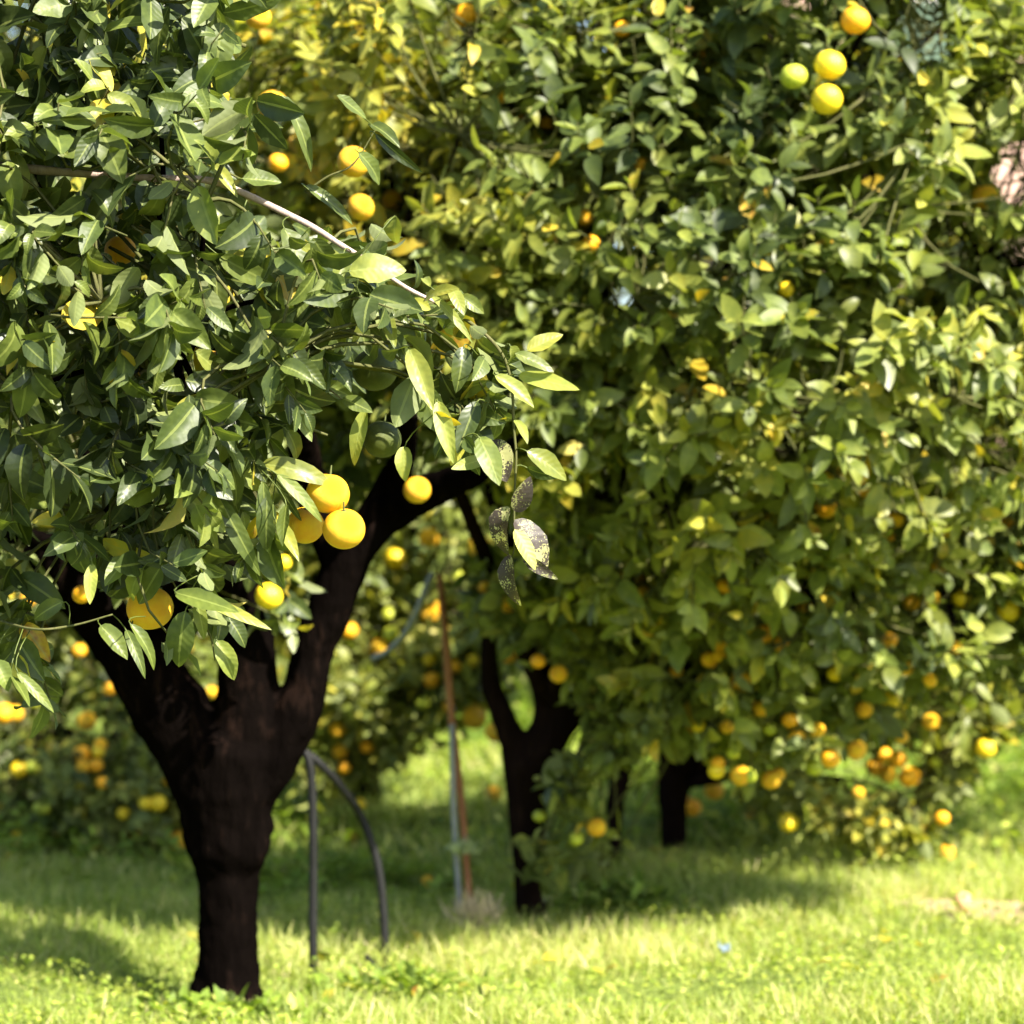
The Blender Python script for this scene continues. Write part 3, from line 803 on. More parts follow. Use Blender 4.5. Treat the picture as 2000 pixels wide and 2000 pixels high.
hl2 = leaf_arrays(np.array([at(1005, 1034, 4.37)]), np.array([at(1050, 1108, 4.35) - at(1005, 1034, 4.37)]), np.array([half]), np.array([0.079]), np.array([0.031]), np.array([.3]), np.array([.2]), np.array([.66]), nseg=6, across=5)
link_mesh('front_leaves', leaf_mesh('front_leaves', [hero_parts, hl2, stalk_part], baseA), M_leaf, rootA)

# ---- tree B: second trunk, the big crown in the middle and upper right --------------------
YBt = 7.64
rootB, baseB = make_root('B', at(1036, 1805, YBt), 'second tree with dark forked trunk right of the wooden stake and the largest crown')
P, A = ellipsoid_crown((0.68, 6.95, 1.90), (1.22, 0.72, 0.95), 46, 0.38, 38, 101)
P2, A2 = ellipsoid_crown((-0.25, 6.9, 2.0), (0.68, 0.50, 0.92), 22, 0.34, 34, 102)
P3, A3 = ellipsoid_crown((0.85, 7.35, 1.05), (0.85, 0.50, 0.62), 34, 0.26, 46, 103)
P = np.concatenate([P, P2, P3]); A = np.concatenate([A, A2, A3])
botB = [(500, 1000), (640, 1010), (700, 990), (760, 940), (880, 960), (930, 1080), (960, 1250), (1060, 1270), (1120, 1290), (1190, 1380), (1260, 1480), (1360, 1470), (1440, 1530), (1560, 1500), (1700, 1450), (1850, 1400), (2000, 1330), (2300, 1250)]
P, A = px_filter(P, A, lambda x, y, P: gaps(x, y, P) & (y < below(x, botB)))
lows = [blob(at(955, 1150, 7.3), (.12, .1, .14), 16, 91), blob(at(1010, 1190, 7.35), (.12, .1, .08), 14, 92), blob(at(1120, 1225, 7.3), (.14, .1, .10), 14, 93), blob(at(1165, 1600, 7.5), (.05, .08, .06), 2, 51), blob(at(1110, 1520, 7.45), (.09, .07, .07), 7, 52), blob(at(1060, 1640, 7.5), (.08, .07, .04), 4, 53), blob(at(1200, 1440, 7.4), (.12, .12, .10), 16, 54),
        blob(at(1230, 1370, 7.4), (.2, .15, .15), 26, 55), blob(at(1150, 1680, 7.8), (.12, .08, .04), 6, 56), blob(at(1190, 1250, 7.3), (.25, .2, .18), 30, 57), blob(at(1050, 1180, 7.3), (.2, .2, .15), 20, 58)]
P = np.concatenate([P] + [l[0] for l in lows]); A = np.concatenate([A] + [l[1] for l in lows])
hueB = lambda P: (lambda x, y: 0.20 * np.exp(-((x - 680) / 260) ** 2 - ((y - 250) / 330) ** 2) + 0.08 * np.exp(-((x - 1200) / 300) ** 2 - ((y - 950) / 300) ** 2) - 0.08 * np.exp(-((x - 1080) / 200) ** 2 - ((y - 200) / 200) ** 2))(*proj(P))
tree_leaves('B', P, A, 11, 0.086, 0.49, 61, hue_fn=hueB)
b_ = lambda px, py, dY=0.0: at(px, py, YBt + dY)
geoB = [tube_one([b_(1036, 1840), b_(1036, 1800), b_(1040, 1690), b_(1030, 1600), b_(1024, 1540), b_(1022, 1490)], [.056, .048, .058, .060, .058, .062], 18, 14, .03, 1),
        tube_one([b_(1015, 1530), b_(1000, 1450), b_(978, 1390), b_(958, 1330), b_(955, 1240), b_(970, 1120, .1)], [.046, .042, .038, .033, .028, .02], 18, 10, .03, 2),
        tube_one([b_(1035, 1540), b_(1060, 1460), b_(1095, 1400), b_(1130, 1350), b_(1180, 1310), b_(1250, 1240, .1), b_(1330, 1080, .2)], [.056, .064, .066, .062, .052, .042, .034], 22, 12, .03, 3),
        tube_one([b_(1075, 1430), b_(1072, 1360), b_(1050, 1310), b_(1020, 1240), b_(1000, 1100), b_(960, 900)], [.056, .050, .044, .040, .034, .026], 18, 10, .03, 4)]
WOOD = [('B', geoB, b_(1080, 1360), 10, 0.032, 33, M_bark2)]

# ---- trees C and D: stems behind the second tree ---------------------------------------------
YC = 8.66
rootC, baseC = make_root('C', at(1195, 1712, YC), 'thin brown stem half hidden by low leaves just right of the second trunk')
P, A = ellipsoid_crown((0.38, 9.1, 1.05), (0.5, 0.4, 0.42), 12, 0.28, 32, 111)
P, A = px_filter(P, A, lambda x, y, P: gaps(x, y, P) & (y < below(x, [(600, 1250), (700, 1330), (900, 1330), (1000, 1290), (1200, 1380), (1400, 1400), (2000, 1400)])))
tree_leaves('C', P, A, 8, 0.085, 0.46, 62)
c_ = lambda px, py, dY=0.0: at(px, py, YC + dY)
WOOD.append(('C', [tube_one([c_(1190, 1735), c_(1192, 1700), c_(1200, 1600), c_(1203, 1520), c_(1190, 1420)], [.045, .035, .032, .030, .03], 16, 10, .04, 5),
                   tube_one([c_(1200, 1580), c_(1225, 1500), c_(1240, 1400)], [.03, .024, .02], 10, 8, .03, 6)], c_(1192, 1425), 6, .025, 34, M_bark2))
YD = 9.04
rootD, baseD = make_root('D', at(1313, 1685, YD), 'dark forked trunk further right with two oranges in front and foliage drooping onto the grass')
P, A = ellipsoid_crown((1.50, 8.85, 1.15), (1.10, 0.80, 0.85), 38, 0.38, 32, 121, floor_z=0.02)
P2, A2 = ellipsoid_crown((2.1, 9.3, 1.7), (0.9, 0.7, 0.8), 18, 0.38, 30, 122)
P3, A3 = ellipsoid_crown((0.85, 8.55, 0.95), (0.75, 0.45, 0.42), 16, 0.26, 40, 123)
P2 = np.concatenate([P2, P3]); A2 = np.concatenate([A2, A3])
P = np.concatenate([P, P2]); A = np.concatenate([A, A2])
botD = [(900, 1250), (1150, 1330), (1240, 1440), (1300, 1460), (1370, 1500), (1400, 1545), (1500, 1560), (1560, 1610), (1640, 1650), (1700, 1690), (1830, 1680), (1862, 1600), (1880, 1510), (1930, 1450), (2000, 1430), (2400, 1400)]
P, A = px_filter(P, A, lambda x, y, P: gaps(x, y, P, extra=[(1440, 1640, 60, 40)]) & (y < below(x, botD)))
lows = [blob(at(1700, 1600, 8.45), (.22, .12, .12), 60, 71), blob(at(1790, 1620, 8.45), (.12, .1, .09), 26, 72), blob(at(1560, 1540, 8.5), (.16, .1, .09), 26, 73), blob(at(1850, 1500, 8.5), (.16, .1, .12), 30, 74), blob(at(1930, 1400, 8.4), (.16, .1, .10), 24, 77), blob(at(1480, 1560, 8.7), (.1, .1, .06), 8, 75),
        blob(at(1690, 1672, 8.55), (.06, .06, .02), 4, 76)]
P = np.concatenate([P] + [l[0] for l in lows]); A = np.concatenate([A] + [l[1] for l in lows])
hueD = lambda P: (lambda x, y: 0.14 * np.exp(-((x - 1560) / 170) ** 2 - ((y - 1400) / 120) ** 2) - 0.05 * (x > 1700))(*proj(P))
tree_leaves('D', P, A, 8, 0.085, 0.46, 63, hue_fn=hueD)
d_ = lambda px, py, dY=0.0: at(px, py, YD + dY)
WOOD.append(('D', [tube_one([d_(1313, 1710), d_(1313, 1680), d_(1316, 1610), d_(1312, 1550), d_(1305, 1480)], [.056, .046, .05, .052, .045], 16, 12, .03, 7),
                   tube_one([d_(1312, 1600), d_(1335, 1530), d_(1375, 1470), d_(1430, 1420), d_(1520, 1340)], [.04, .036, .034, .03, .026], 16, 10, .03, 8),
                   tube_one([d_(1310, 1540), d_(1295, 1450), d_(1290, 1350), d_(1320, 1200)], [.04, .032, .03, .025], 14, 10, .03, 9)], d_(1340, 1500), 9, .026, 35, M_bark2))

# ---- tree F: far left, behind the near trunk ----------------------------------------------------
rootF, baseF = make_root('F', (-2.35, 10.3), 'far left tree with fruit laden crown hanging low over dark shade')
P, A = ellipsoid_crown((-2.0, 10.1, 1.35), (1.25, 0.9, 1.15), 36, 0.38, 28, 141, floor_z=0.05)
P4, A4 = ellipsoid_crown((-1.55, 9.3, 0.36), (0.80, 0.30, 0.42), 24, 0.24, 40, 143, floor_z=0.03)
P2, A2 = ellipsoid_crown((-1.9, 10.3, 2.75), (1.4, 0.9, 1.1), 26, 0.42, 26, 142)
P2 = np.concatenate([P2, P4]); A2 = np.concatenate([A2, A4])
P = np.concatenate([P, P2]); A = np.concatenate([A, A2])
P, A = px_filter(P, A, lambda x, y, P: gaps(x, y, P, False) & (y < below(x, [(-400, 1700), (0, 1720), (150, 1720), (250, 1710), (380, 1730), (420, 1640), (560, 1420), (800, 1300)])))
tree_leaves('F', P, A, 8, 0.085, 0.50, 65)
WOOD.append(('F', [tube_one([baseF - np.array([0, 0, .1]), baseF + np.array([0, 0, .3]), baseF + np.array([.05, 0, .6])], [.08, .065, .06], 12, 12, .03, 11)], baseF + np.array([.05, 0, .58]), 8, .03, 37, M_bark2))

# ---- tree G: middle distance, between near trunk and stake -------------------------------------
rootG, baseG = make_root('G', (-0.62, 10.9), 'yellow green tree in the middle distance between the near trunk and the wooden stake')
P, A = ellipsoid_crown((-0.55, 10.4, 1.3), (1.05, 0.8, 0.95), 30, 0.36, 30, 151)
P4, A4 = ellipsoid_crown((-0.50, 9.85, 0.80), (0.60, 0.32, 0.50), 18, 0.26, 38, 153, floor_z=0.05)
P2, A2 = ellipsoid_crown((-0.5, 10.7, 2.8), (1.3, 0.8, 1.1), 26, 0.42, 26, 152)
P2 = np.concatenate([P2, P4]); A2 = np.concatenate([A2, A4])
P = np.concatenate([P, P2]); A = np.concatenate([A, A2])
P, A = px_filter(P, A, lambda x, y, P: gaps(x, y, P, False) & (y < below(x, [(300, 1500), (560, 1590), (640, 1600), (720, 1570), (800, 1490), (900, 1420), (1000, 1360), (1200, 1330)])))
lows = [blob(at(650, 1500, 9.6), (.20, .15, .16), 40, 81), blob(at(760, 1440, 9.6), (.22, .15, .12), 40, 82), blob(at(690, 1380, 9.5), (.2, .15, .14), 36, 83), blob(at(860, 1330, 9.6), (.2, .15, .14), 30, 84)]
P = np.concatenate([P] + [l[0] for l in lows]); A = np.concatenate([A] + [l[1] for l in lows])
tree_leaves('G', P, A, 8, 0.085, 0.56, 66)
WOOD.append(('G', [tube_one([baseG - np.array([0, 0, .1]), baseG + np.array([0, 0, .3]), baseG + np.array([.05, 0, .65])], [.07, .055, .05], 12, 12, .03, 12)], baseG + np.array([.05, 0, .62]), 8, .028, 38, M_bark2))

# ---- far row ------------------------------------------------------------------------------------
far_specs = [('H', (-3.6, 13.6), 'tree of the far row at the left end behind the low hanging crown', 161),
             ('I', (-1.3, 14.4), 'tree of the far row seen through the near forked trunk', 162),
             ('J', (0.9, 13.9), 'tree of the far row behind the second trunk', 163),
             ('K', (3.0, 13.6), 'tree of the far row at the right end above the bright grass', 164)]
for key, (bx, by), lab, sd in far_specs:
    ro, ba = make_root(key, (bx, by), lab)
    P, A = ellipsoid_crown((bx + 0.1, by, 1.75), (1.5, 1.1, 1.3), 34, 0.48, 20, sd, floor_z=0.55)
    P2, A2 = ellipsoid_crown((bx - 0.1, by + .3, 3.3), (1.5, 1.1, 1.2), 24, 0.52, 18, sd + 10)
    P = np.concatenate([P, P2]); A = np.concatenate([A, A2])
    P, A = px_filter(P, A, lambda x, y, P: gaps(x, y, P, False))
    tree_leaves(key, P, A, 7, 0.098, 0.36, sd)
    WOOD.append((key, [tube_one([ba - np.array([0, 0, .1]), ba + np.array([0, 0, .4]), ba + np.array([.05, 0, .9])], [.1, .08, .07], 12, 12, .03, sd)], ba + np.array([.05, 0, .88]), 9, .035, sd, M_bark2))

rec = {r['tree']: r for r in ALL}
for key, geo, fork, nl, rad, sd, mt in WOOD:
    r = rec[key]
    tree_wood(TREES[key][0], TREES[key][1], geo, np.array(fork), r['P'], r['A'], r['ln'], nl, rad, sd, mt, M_twig, voxel=0.016)

# ------------------------------------------------------------------ fruit
# px, py, diameter px, colour, tree (None = the crown found there)
FRUIT = [
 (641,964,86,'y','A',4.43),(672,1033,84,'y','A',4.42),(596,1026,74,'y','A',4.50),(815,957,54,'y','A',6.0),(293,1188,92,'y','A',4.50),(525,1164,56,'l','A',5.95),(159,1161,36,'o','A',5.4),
 (235,489,62,'o','A',4.62),(504,33,52,'y','A',5.6),(732,722,90,'g','A',4.62),(746,858,76,'g','A',4.55),(413,1352,26,'y','G',0),(554,1099,26,'l','A',6.0),(54,1172,30,'o','F',0),(56,1240,36,'o','F',0),
 (533,206,60,'y','A',6.0),(690,316,64,'y','A',5.4),(705,405,54,'y','A',5.9),(767,392,44,'y',None,0),(978,189,26,'y',None,0),(1011,224,30,'o',None,0),(1066,242,32,'o',None,0),(1143,425,32,'y',None,0),
 (908,31,46,'o',None,0),(1154,475,34,'o',None,0),(1215,57,34,'o',None,0),(1251,321,26,'o',None,0),(1621,127,62,'l','B',6.15),(1615,194,62,'l','B',6.1),(1550,149,54,'v','B',6.15),(1670,40,58,'o','B',6.2),
 (1374,112,36,'o',None,0),(1490,139,30,'y',None,0),(1923,384,52,'y',None,0),(1535,565,28,'l',None,0),(543,318,40,'o','A',6.2),
 (837,1050,40,'y',None,0),(772,1091,42,'l',None,0),(937,1066,48,'y',None,0),(992,1181,36,'y',None,0),(839,1200,36,'y',None,0),(742,1265,38,'y',None,0),(926,1400,48,'y',None,0),(968,1429,42,'y',None,0),
 (1091,1316,36,'y',None,0),(1051,1291,30,'o',None,0),(995,1282,30,'o',None,0),(1165,1616,38,'y',None,0),(1125,1638,30,'v',None,0),(1054,1594,26,'v',None,0),(843,1328,32,'o',None,0),(717,1459,26,'o',None,0),
 (838,1289,26,'l',None,0),(703,1570,26,'l',None,0),(659,1426,30,'y',None,0),(664,1468,30,'y',None,0),(672,1500,26,'o',None,0),(715,1459,24,'o',None,0),(890,1125,28,'v',None,0),(760,1200,28,'v',None,0),(925,1290,26,'l',None,0),
 (1629,923,36,'y',None,0),(1684,958,32,'y',None,0),(1614,990,46,'o',None,0),(1749,1014,34,'y',None,0),(1734,1047,24,'o',None,0),(1834,1105,34,'y',None,0),(1568,1172,46,'y',None,0),(1819,1168,34,'y',None,0),
 (1879,1168,40,'l',None,0),(1970,1192,46,'l',None,0),(1494,1238,38,'o',None,0),(1527,1259,34,'o',None,0),(1738,1250,30,'o',None,0),(1386,1288,34,'y',None,0),(1446,1328,40,'y',None,0),(1486,1384,34,'y',None,0),
 (1687,1386,36,'y',None,0),(1740,1366,40,'l',None,0),(1556,1444,36,'y',None,0),(1622,1482,38,'o',None,0),(1672,1465,40,'y',None,0),(1709,1498,38,'o',None,0),(1734,1512,36,'y',None,0),(1755,1482,36,'o',None,0),
 (1776,1517,42,'o',None,0),(1726,1474,32,'o',None,0),(1446,1515,40,'y',None,0),(1395,1544,38,'y',None,0),(1399,1506,34,'l',None,0),(1506,1523,40,'y',None,0),(1328,1560,38,'o',None,0),(1351,1577,38,'o',None,0),
 (1540,1606,40,'l',None,0),(1676,1701,40,'y','D',8.55),(1925,1461,40,'l',None,0),(1676,1548,26,'y',None,0),(1519,1639,22,'o',None,0),(1388,1292,28,'o',None,0),(1211,1127,26,'o',None,0),(1840,1598,30,'o',None,0),
 (8,1394,42,'o',None,0),(169,1408,38,'y',None,0),(214,1346,28,'o',None,0),(196,1455,28,'y',None,0),(160,1473,36,'o',None,0),(163,1497,30,'y',None,0),(188,1495,28,'o',None,0),(331,1520,32,'y',None,0),
 (37,1504,36,'l',None,0),(33,1636,28,'l',None,0),(348,1641,38,'y',None,0),(345,1712,30,'o',None,0),(345,1681,30,'v',None,0),(376,1685,30,'v',None,0),(200,1529,26,'o',None,0),(78,1579,30,'v',None,0),
 (155,1271,28,'o',None,0),(1110,1160,26,'v',None,0),(1300,700,26,'v',None,0),(1760,420,26,'v',None,0),(1420,1420,28,'y',None,0),(1590,1340,28,'v',None,0)]

_r = np.random.default_rng(44)
for (xa, xb, ya, yb, nn_) in ((1330, 1960, 1170, 1520, 24), (620, 960, 1060, 1440, 9), (0, 340, 1330, 1620, 9), (1050, 1500, 1130, 1420, 6), (1500, 1980, 850, 1160, 4)):
    for _ in range(nn_):
        FRUIT.append((float(_r.uniform(xa, xb)), float(_r.uniform(ya, yb)), float(_r.uniform(24, 36)), 'yyolv'[_r.integers(5)], None, 0))

def fruit_mesh(name, mat, navel=True):
    bm = bmesh.new()
    bmesh.ops.create_uvsphere(bm, u_segments=28, v_segments=20, radius=1.0)
    for v in bm.verts:
        c = v.co
        t = c.z
        s = 1.0 + 0.02 * math.sin(3 * math.atan2(c.y, c.x)) * (1 - abs(t))
        c.x *= s; c.y *= s
        rr = math.hypot(c.x, c.y)
        c.z = c.z * 0.95 - 0.07 * math.exp(-(rr / 0.16) ** 2) * (1 if t > 0 else -0.5)
    me = bpy.data.meshes.new(name); bm.to_mesh(me); bm.free()
    me.polygons.foreach_set('use_smooth', [True] * len(me.polygons))
    me.materials.append(mat)
    return me
FM = {k: fruit_mesh('orange_fruit', m) for k, m in FR.items()}
# stalk with the little star-shaped calyx, on the near fruit
bm = bmesh.new()
bmesh.ops.create_cone(bm, cap_ends=True, segments=8, radius1=0.055, radius2=0.035, depth=0.5)
for v in bm.verts: v.co.z += 1.10
for i in range(5):
    a = i * 2 * math.pi / 5
    vs = [bm.verts.new((0.17 * math.cos(a + s), 0.17 * math.sin(a + s), 0.90)) if s else bm.verts.new((0.26 * math.cos(a), 0.26 * math.sin(a), 0.91)) for s in (-0.5, 0, 0.5)]
    vs.append(bm.verts.new((0, 0, 0.93)))
    bm.faces.new(vs)
stalk_me = bpy.data.meshes.new('stalk'); bm.to_mesh(stalk_me); bm.free(); stalk_me.materials.append(M_stalk)

others = [r for r in ALL if r['tree'] != 'A']
allO = np.concatenate([r['O'] + r['D'] * (r['L'] * 0.5)[:, None] for r in others])
allT = np.concatenate([np.full(len(r['O']), i) for i, r in enumerate(others)])
ax, ay = proj(allO)
fr_list = []
rf = np.random.default_rng(3)
for (px, py, dm, c, tr, Yf) in FRUIT:
    if Yf == 0:
        near = ((ax - px) ** 2 + (ay - py) ** 2) < (dm * 0.75 + 12) ** 2
        Yn = allO[near, 1]
        if tr is not None:
            ti = [i for i, r in enumerate(others) if r['tree'] == tr][0]
            sel = allT[near] == ti
            if sel.any(): Yn = Yn[sel]
        Yexp = 0.071 * F / dm
        if len(Yn) >= 3:
            # the crown surface closest to the depth its size asks for
            srt = np.sort(Yn)
            Yf = float(srt[min(len(srt) - 1, max(2, len(srt) // 9))])
            if Yf > Yexp * 1.35: Yf = float(Yexp * 1.35)
        else:
            Yf = float(Yexp)
        d3 = ((allO - at(px, py, Yf)) ** 2).sum(1)
        if tr is None: tr = others[int(allT[d3.argmin()])]['tree']
    rad = float(np.clip(dm * Yf / F / 2, 0.020, 0.046))
    pos = at(px, py, Yf)
    fr_list.append((pos, rad, c, tr))
    for r in (ALL if (tr == 'A' or Yf < 6.3) else others):
        ctr = r['O'] + r['D'] * (r['L'] * 0.5)[:, None]
        cx, cy = proj(ctr)
        rp = rad * F / Yf
        dpx = np.hypot(cx - px, cy - py)
        hit = (dpx < (rp - 10 if c == 'g' else rp + 34 if tr == 'A' else rp + 14 if dm > 43 else rp * 1.15 + 8)) & (ctr[:, 1] < Yf + rad) & (ctr[:, 1] > Yf - 1.3)
        hit &= rf.random(len(hit)) < (0.97 if tr == 'A' else 0.88)
        hit |= np.linalg.norm(ctr - pos, axis=1) < rad * 1.15
        if hit.any():
            for kk in ('O', 'D', 'N', 'L', 'tone'):
                r[kk] = r[kk][~hit]
for pos, rad, c, tr in fr_list:
    root, base = TREES[tr]
    o = bpy.data.objects.new('fruit', FM[c])
    o.parent = root
    o.location = [float(v) for v in (pos - base)]
    o.rotation_euler = (rf.normal(0, .35), rf.normal(0, .35), rf.random() * 6.28)
    s = rad
    o.scale = (s, s, s * (0.94 + 0.1 * rf.random()))
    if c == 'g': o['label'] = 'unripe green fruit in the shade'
    elif c == 'v': o['label'] = 'yellow green half ripe fruit'
    col.objects.link(o)
    if tr == 'A' or rad * F / pos[1] > 20:
        st = bpy.data.objects.new('stalk', stalk_me); st.parent = o; col.objects.link(st)

# ------------------------------------------------------------------ crown meshes
ra_ = ALL[0]
ctr = ra_['O'] + ra_['D'] * (ra_['L'] * 0.5)[:, None]
cx, cy = proj(ctr)
bl = spline([(0, 310, 0), (80, 330, 0), (150, 338, 0), (290, 348, 0), (405, 352, 0), (470, 375, 0), (540, 408, 0), (610, 443, 0), (680, 485, 0)], 70)[:, :2]
dmin = np.sqrt(((np.stack([cx, cy], -1)[:, None] - bl[None]) ** 2).sum(-1)).min(1)
k = ~((dmin < 40) & (ctr[:, 1] < 4.5) & (rng.random(len(cx)) < 0.92))
for kk in ('O', 'D', 'N', 'L', 'tone'):
    ra_[kk] = ra_[kk][k]
for r in others:
    ctr = r['O'] + r['D'] * (r['L'] * 0.5)[:, None]
    cx, cy = proj(ctr)
    k = np.ones(len(cx), bool)
    for gx_, gy_, rx_, ry_ in SKYGAP + (GAPS if r['tree'] == 'B' else []):
        ad = 26 if (gx_, gy_, rx_, ry_) in SKYGAP else 0
        k &= (((cx - gx_) / (rx_ + ad)) ** 2 + ((cy - gy_) / (ry_ + ad)) ** 2) > 1
    for kk in ('O', 'D', 'N', 'L', 'tone'):
        r[kk] = r[kk][k]
for r in ALL:
    root, base = TREES[r['tree']]
    n = len(r['O'])
    if r['near']:
        seg = dict(nseg=6, across=5, wav=0.07)
    elif r['tree'] == 'B': seg = dict(nseg=5, across=3)
    else: seg = dict(nseg=3, across=3)
    parts = leaf_arrays(r['O'], r['D'], r['N'], r['L'], r['L'] * (0.40 + 0.16 * rng.random(n)), (-0.3 + (2.0 if r['near'] else 1.4) * rng.random(n)), 0.1 + 0.5 * rng.random(n), r['tone'], **seg)
    link_mesh('crown', leaf_mesh('crown', [parts], base), M_leaf if r['near'] else M_leaf_bg, root)
    print(r['tree'], 'leaves', n)

# ------------------------------------------------------------------ pipes, stake and small things
def pipe(name, pts, rad, mat, label, cat, m=40, sides=14, group=None):
    pp = np.array([at(*p) for p in pts])
    base = pp[pp[:, 2].argmin()]
    V, Q, T = tube_one(pp, [rad, rad], m, sides)
    o = link_mesh(name, fast_mesh(name, V, Q, T, origin=base), mat, None, base)
    tag(o, label, cat, group)
    return o
pipe('irrigation_hose', [(560, 1440, 6.75), (585, 1456, 6.75), (604, 1490, 6.75), (610, 1560, 6.75), (612, 1680, 6.75), (611, 1800, 6.75), (612, 1890, 6.75), (612, 1925, 6.75)], 0.0115, M_hose,
     'black irrigation hose hanging straight down just right of the nearest trunk', 'hose')
pipe('irrigation_hose', [(560, 1436, 6.85), (585, 1460, 6.88), (625, 1492, 6.9), (665, 1535, 6.95), (700, 1585, 7.0), (724, 1640, 7.0), (740, 1700, 7.0), (748, 1770, 7.0), (752, 1850, 7.0), (752, 1900, 7.0)], 0.0115, M_hose,
     'black irrigation hose arching out to the right and down into the grass', 'hose')
o = pipe('hose_end', [(716, 1868, 6.8), (728, 1884, 6.78), (742, 1896, 6.76), (760, 1902, 6.75)], 0.009, M_hose, 'short black hose stub lying in the grass at the foot of the arching hose', 'hose')
pipe('grey_pipe', [(846, 1120, 7.7), (836, 1140, 7.7), (824, 1172, 7.7), (806, 1212, 7.72), (786, 1244, 7.78), (758, 1272, 7.9), (730, 1285, 8.1)], 0.0098, M_ghose,
     'pale grey pipe bending down to the left from the top of the stake', 'hose')
pipe('grey_pipe', [(884, 1380, 7.62), (883, 1441, 7.58), (884, 1500, 7.57), (885, 1560, 7.57), (888, 1620, 7.58), (893, 1700, 7.6), (900, 1790, 7.62), (905, 1820, 7.62)], 0.0085, M_ghose,
     'thin grey pipe running upright along the left side of the stake', 'hose')
pipe('ground_hose', [(640, 1500, 12.0), (780, 1520, 11.7), (900, 1528, 11.5), (1000, 1524, 11.6), (1120, 1530, 11.4)], 0.016, M_hose, 'dark hose lying across the far grass behind the stake', 'hose')

# stake: knobbly slightly leaning pole, pointed top
stake_pts = [(857, 1118, 7.62), (860, 1140, 7.62), (870, 1245, 7.6), (881, 1392, 7.6), (893, 1500, 7.6), (904, 1600, 7.6), (912, 1700, 7.6), (919, 1790, 7.6), (922, 1830, 7.6)]
pp = [at(*p) for p in stake_pts]
V, Q, T = tube_one(pp, [0.005, 0.0105, 0.011, 0.0118, 0.012, 0.0115, 0.012, 0.0125, 0.0125], 44, 9, 0.06, 9)
sb = at(922, 1815, 7.6)
st = link_mesh('wooden_stake', fast_mesh('wooden_stake', V, Q, T, origin=sb), M_stake, None, sb)
tag(st, 'slim reddish brown wooden stake leaning a little left between the two nearest trunks', 'stake')

def tuft(name, c, n, L0, w, spread, mat, label, cat, lean=.35, base_sp=0.02, tone=.9):
    c = np.array(c, float); c[2] = float(ground_h(c[0], c[1])) if c[2] is None or c[2] < 0 else c[2]
    P = np.zeros((n, 3)) + rng.normal(0, base_sp, (n, 3)) * np.array([1, 1, .2])
    D = np.stack([rng.normal(0, lean, n), rng.normal(0, lean, n), np.ones(n)], -1)
    N = rng.normal(size=(n, 3))
    Ln = L0 * (0.5 + 0.5 * rng.random(n))
    me = leaf_mesh(name, [leaf_arrays(P, D, N, Ln, np.full(n, w), 0.2 + .7 * rng.random(n), np.full(n, .1), np.full(n, tone), nseg=4, across=2, pt=.5)], (0, 0, 0))
    o = link_mesh(name, me, mat, None, c)
    tag(o, label, cat)
    return o
b0 = at(928, 1830, 7.5); b0[2] = -1
tuft('straw_tuft', b0, 170, 0.15, 0.005, 1, M_straw, 'dry straw coloured grass tuft at the foot of the wooden stake', 'dry grass', lean=.38, base_sp=.028)
b1 = at(903, 1665, 7.54)
tuft('seed_head', b1, 110, 0.055, 0.006, 1, leaf_material('pale_weed', stops=[(0, (.3, .36, .2)), (1, (.5, .55, .36))], rough=.6, veins=False), 'whitish green weed caught halfway up the wooden stake', 'weed', lean=.7, base_sp=.02, tone=.5)

# fruit lying on the ground
def fallen(px, py, Y, r, c, label):
    pos = at(px, py, Y)
    pos[2] = float(ground_h(pos[0], pos[1])) + r * 0.93 + 0.02
    o = bpy.data.objects.new('fallen_fruit', FM[c].copy() if False else FM[c])
    o.location = [float(v) for v in pos]; o.scale = (r, r, r * .95); o.rotation_euler = (1.1, .4, .8)
    col.objects.link(o)
    tag(o, label, 'fruit', 'fallen fruit on the grass')
FM['p'] = fruit_mesh('fallen_orange', simple_mat('bleached_peel', (0.50, 0.33, 0.20), 0.6, 0.3, c2=(0.72, 0.38, 0.16), scale=2))
fallen(835, 1735, 8.45, .022, 'y', 'small golden fruit fallen in the grass left of the wooden stake')
fallen(965, 1590, 10.6, .036, 'y', 'golden fruit lying in the shaded grass left of the second trunk')
fallen(1882, 1815, 7.65, .032, 'p', 'pale pinkish fallen fruit on the bare earth at the right')
fallen(1850, 1690, 8.9, .030, 'o', 'orange fruit lying in grass beside the drooping foliage at the right')

# scrap of pale blue plastic in the front grass
bm = bmesh.new()
bmesh.ops.create_grid(bm, x_segments=10, y_segments=8, size=1)
for v in bm.verts:
    xx, yy = v.co.x, v.co.y
    v.co = Vector((xx * .016 * (1 + .2 * math.sin(3 * yy)), yy * .011, .006 * math.sin(4 * xx + 2) * math.cos(3 * yy) + .010 * xx * xx))
me = bpy.data.meshes.new('plastic_scrap'); bm.to_mesh(me); bm.free()
me.polygons.foreach_set('use_smooth', [True] * len(me.polygons))
o = link_mesh('plastic_scrap', me, simple_mat('blue_plastic', (0.13, 0.18, 0.22), 0.35), None)
sm = o.modifiers.new('thick', 'SOLIDIFY'); sm.thickness = 0.001
pos = at(1412, 1895, 6.85); o.location = (float(pos[0]), float(pos[1]), float(ground_h(pos[0], pos[1])) + .07); o.rotation_euler = (.9, .2, .4)
tag(o, 'small crumpled scrap of pale blue plastic in the front grass', 'litter')

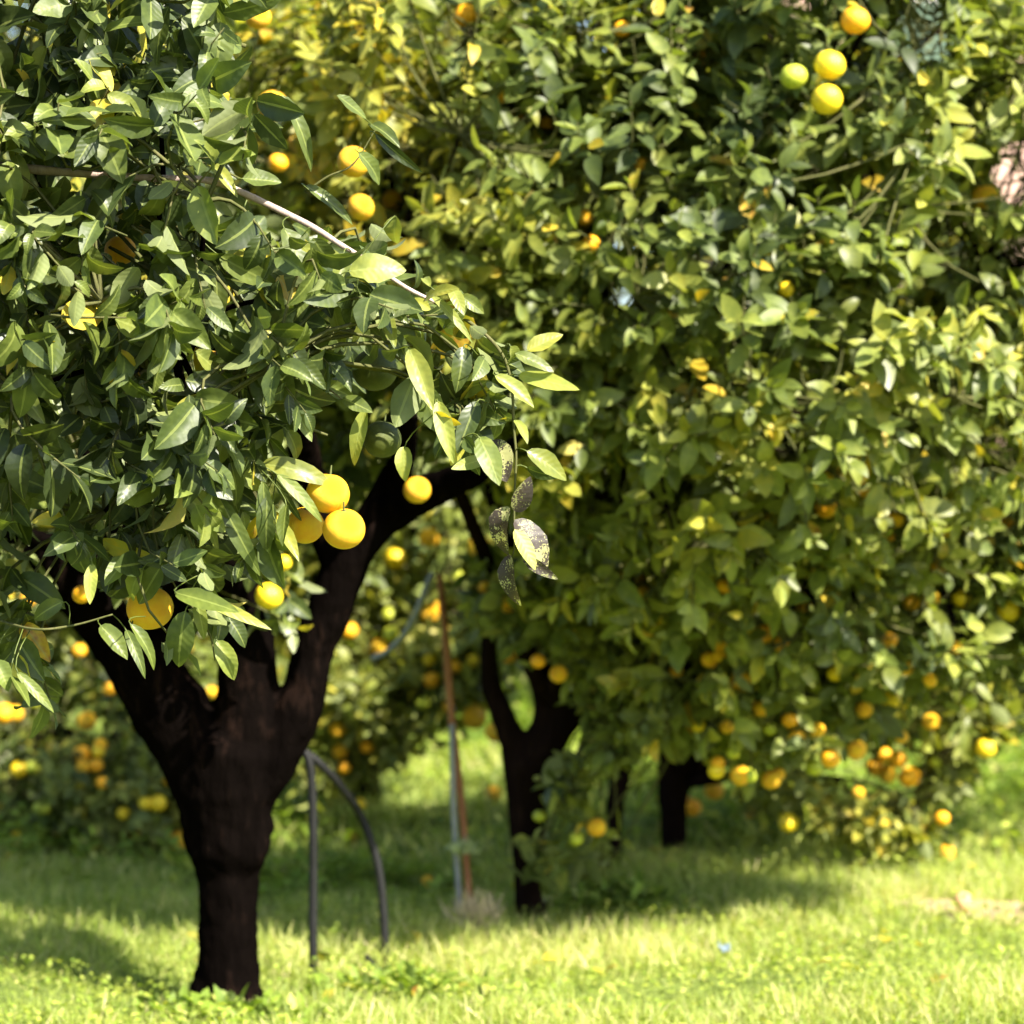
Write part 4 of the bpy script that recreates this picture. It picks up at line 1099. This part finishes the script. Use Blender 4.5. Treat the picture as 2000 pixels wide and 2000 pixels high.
n = 150
x_ = rng.normal(0.2, 1.7, n); y_ = 6.0 + 5 * rng.random(n)
P_ = np.stack([x_, y_, ground_h(x_, y_) + 0.03 + 0.04 * rng.random(n)], -1)
LL = 0.04 + 0.04 * rng.random(n)
me = leaf_mesh('fallen_leaves', [leaf_arrays(P_, np.stack([rng.normal(size=n), rng.normal(size=n), rng.normal(0, .2, n)], -1), np.stack([rng.normal(0, .3, n), rng.normal(0, .3, n), np.ones(n)], -1), LL, LL * .5, rng.random(n) * 1.5, np.full(n, .3), 0.55 + 0.45 * rng.random(n), nseg=4, across=3)], (0, 0, 0))
tag(link_mesh('fallen_leaves', me, M_leaf_bg), 'yellow and brown fallen leaves scattered in the grass', 'leaf litter', kind='stuff')

# ------------------------------------------------------------------ farmhouse far behind the trees
def box(bm, x0, x1, y0, y1, z0, z1):
    vs = [bm.verts.new((x, y, z)) for z in (z0, z1) for y in (y0, y1) for x in (x0, x1)]
    for f in ((0, 2, 3, 1), (4, 5, 7, 6), (0, 1, 5, 4), (2, 6, 7, 3), (0, 4, 6, 2), (1, 3, 7, 5)):
        bm.faces.new([vs[i] for i in f])
def bm_obj(name, bm, mat, parent, loc=(0, 0, 0)):
    me = bpy.data.meshes.new(name); bm.to_mesh(me); bm.free()
    return link_mesh(name, me, mat, parent, loc)
M_plaster = simple_mat('pink_plaster', (0.62, 0.42, 0.34), 0.9, 0.1, c2=(0.54, 0.35, 0.28), scale=1.6, bump=.3)
M_tile = simple_mat('roof_tile', (0.34, 0.14, 0.08), 0.85, 0.2, c2=(0.25, 0.10, 0.06), scale=6)
M_shut = simple_mat('shutter_paint', (0.10, 0.16, 0.11), 0.6)
M_white = simple_mat('white_surround', (0.72, 0.68, 0.62), 0.8)
gz = float(ground_h(5.0, 22.0))
house = empty('farmhouse', (6.0, 22.0, gz))
tag(house, 'pink plastered farmhouse glimpsed through gaps in the leaves at the right edge', 'house')
bm = bmesh.new(); box(bm, -4, 4, 0, 6, -0.3, 6.6); bm_obj('wall', bm, M_plaster, house)
bm = bmesh.new()
vs = [bm.verts.new(c) for c in ((-4.4, -.4, 6.45), (4.4, -.4, 6.45), (4.4, 6.4, 6.45), (-4.4, 6.4, 6.45), (-4.4, 3, 8.20), (4.4, 3, 8.20), (-4.4, -.4, 6.61), (4.4, -.4, 6.61), (4.4, 6.4, 6.61), (-4.4, 6.4, 6.61))]
for f in ((0, 3, 2, 1), (6, 7, 5, 4), (9, 4, 5, 8), (0, 1, 7, 6), (2, 3, 9, 8), (0, 6, 4, 9, 3), (1, 2, 8, 5, 7)):
    bm.faces.new([vs[i] for i in f])
bm_obj('roof', bm, M_tile, house)
for wx in (-2.6, 0.0, 2.6):
    for wz in (1.1, 3.6):
        bm = bmesh.new(); box(bm, wx - .5, wx + .5, -.03, .05, wz, wz + 1.3); w = bm_obj('window', bm, M_white, house)
        for s in (-1, 1):
            bm = bmesh.new(); box(bm, wx + (-.44 if s < 0 else .01), wx + (-.01 if s < 0 else .44), -.055, -.031, wz + .06, wz + 1.24)
            bm_obj('shutter', bm, M_shut, w)
print('done')
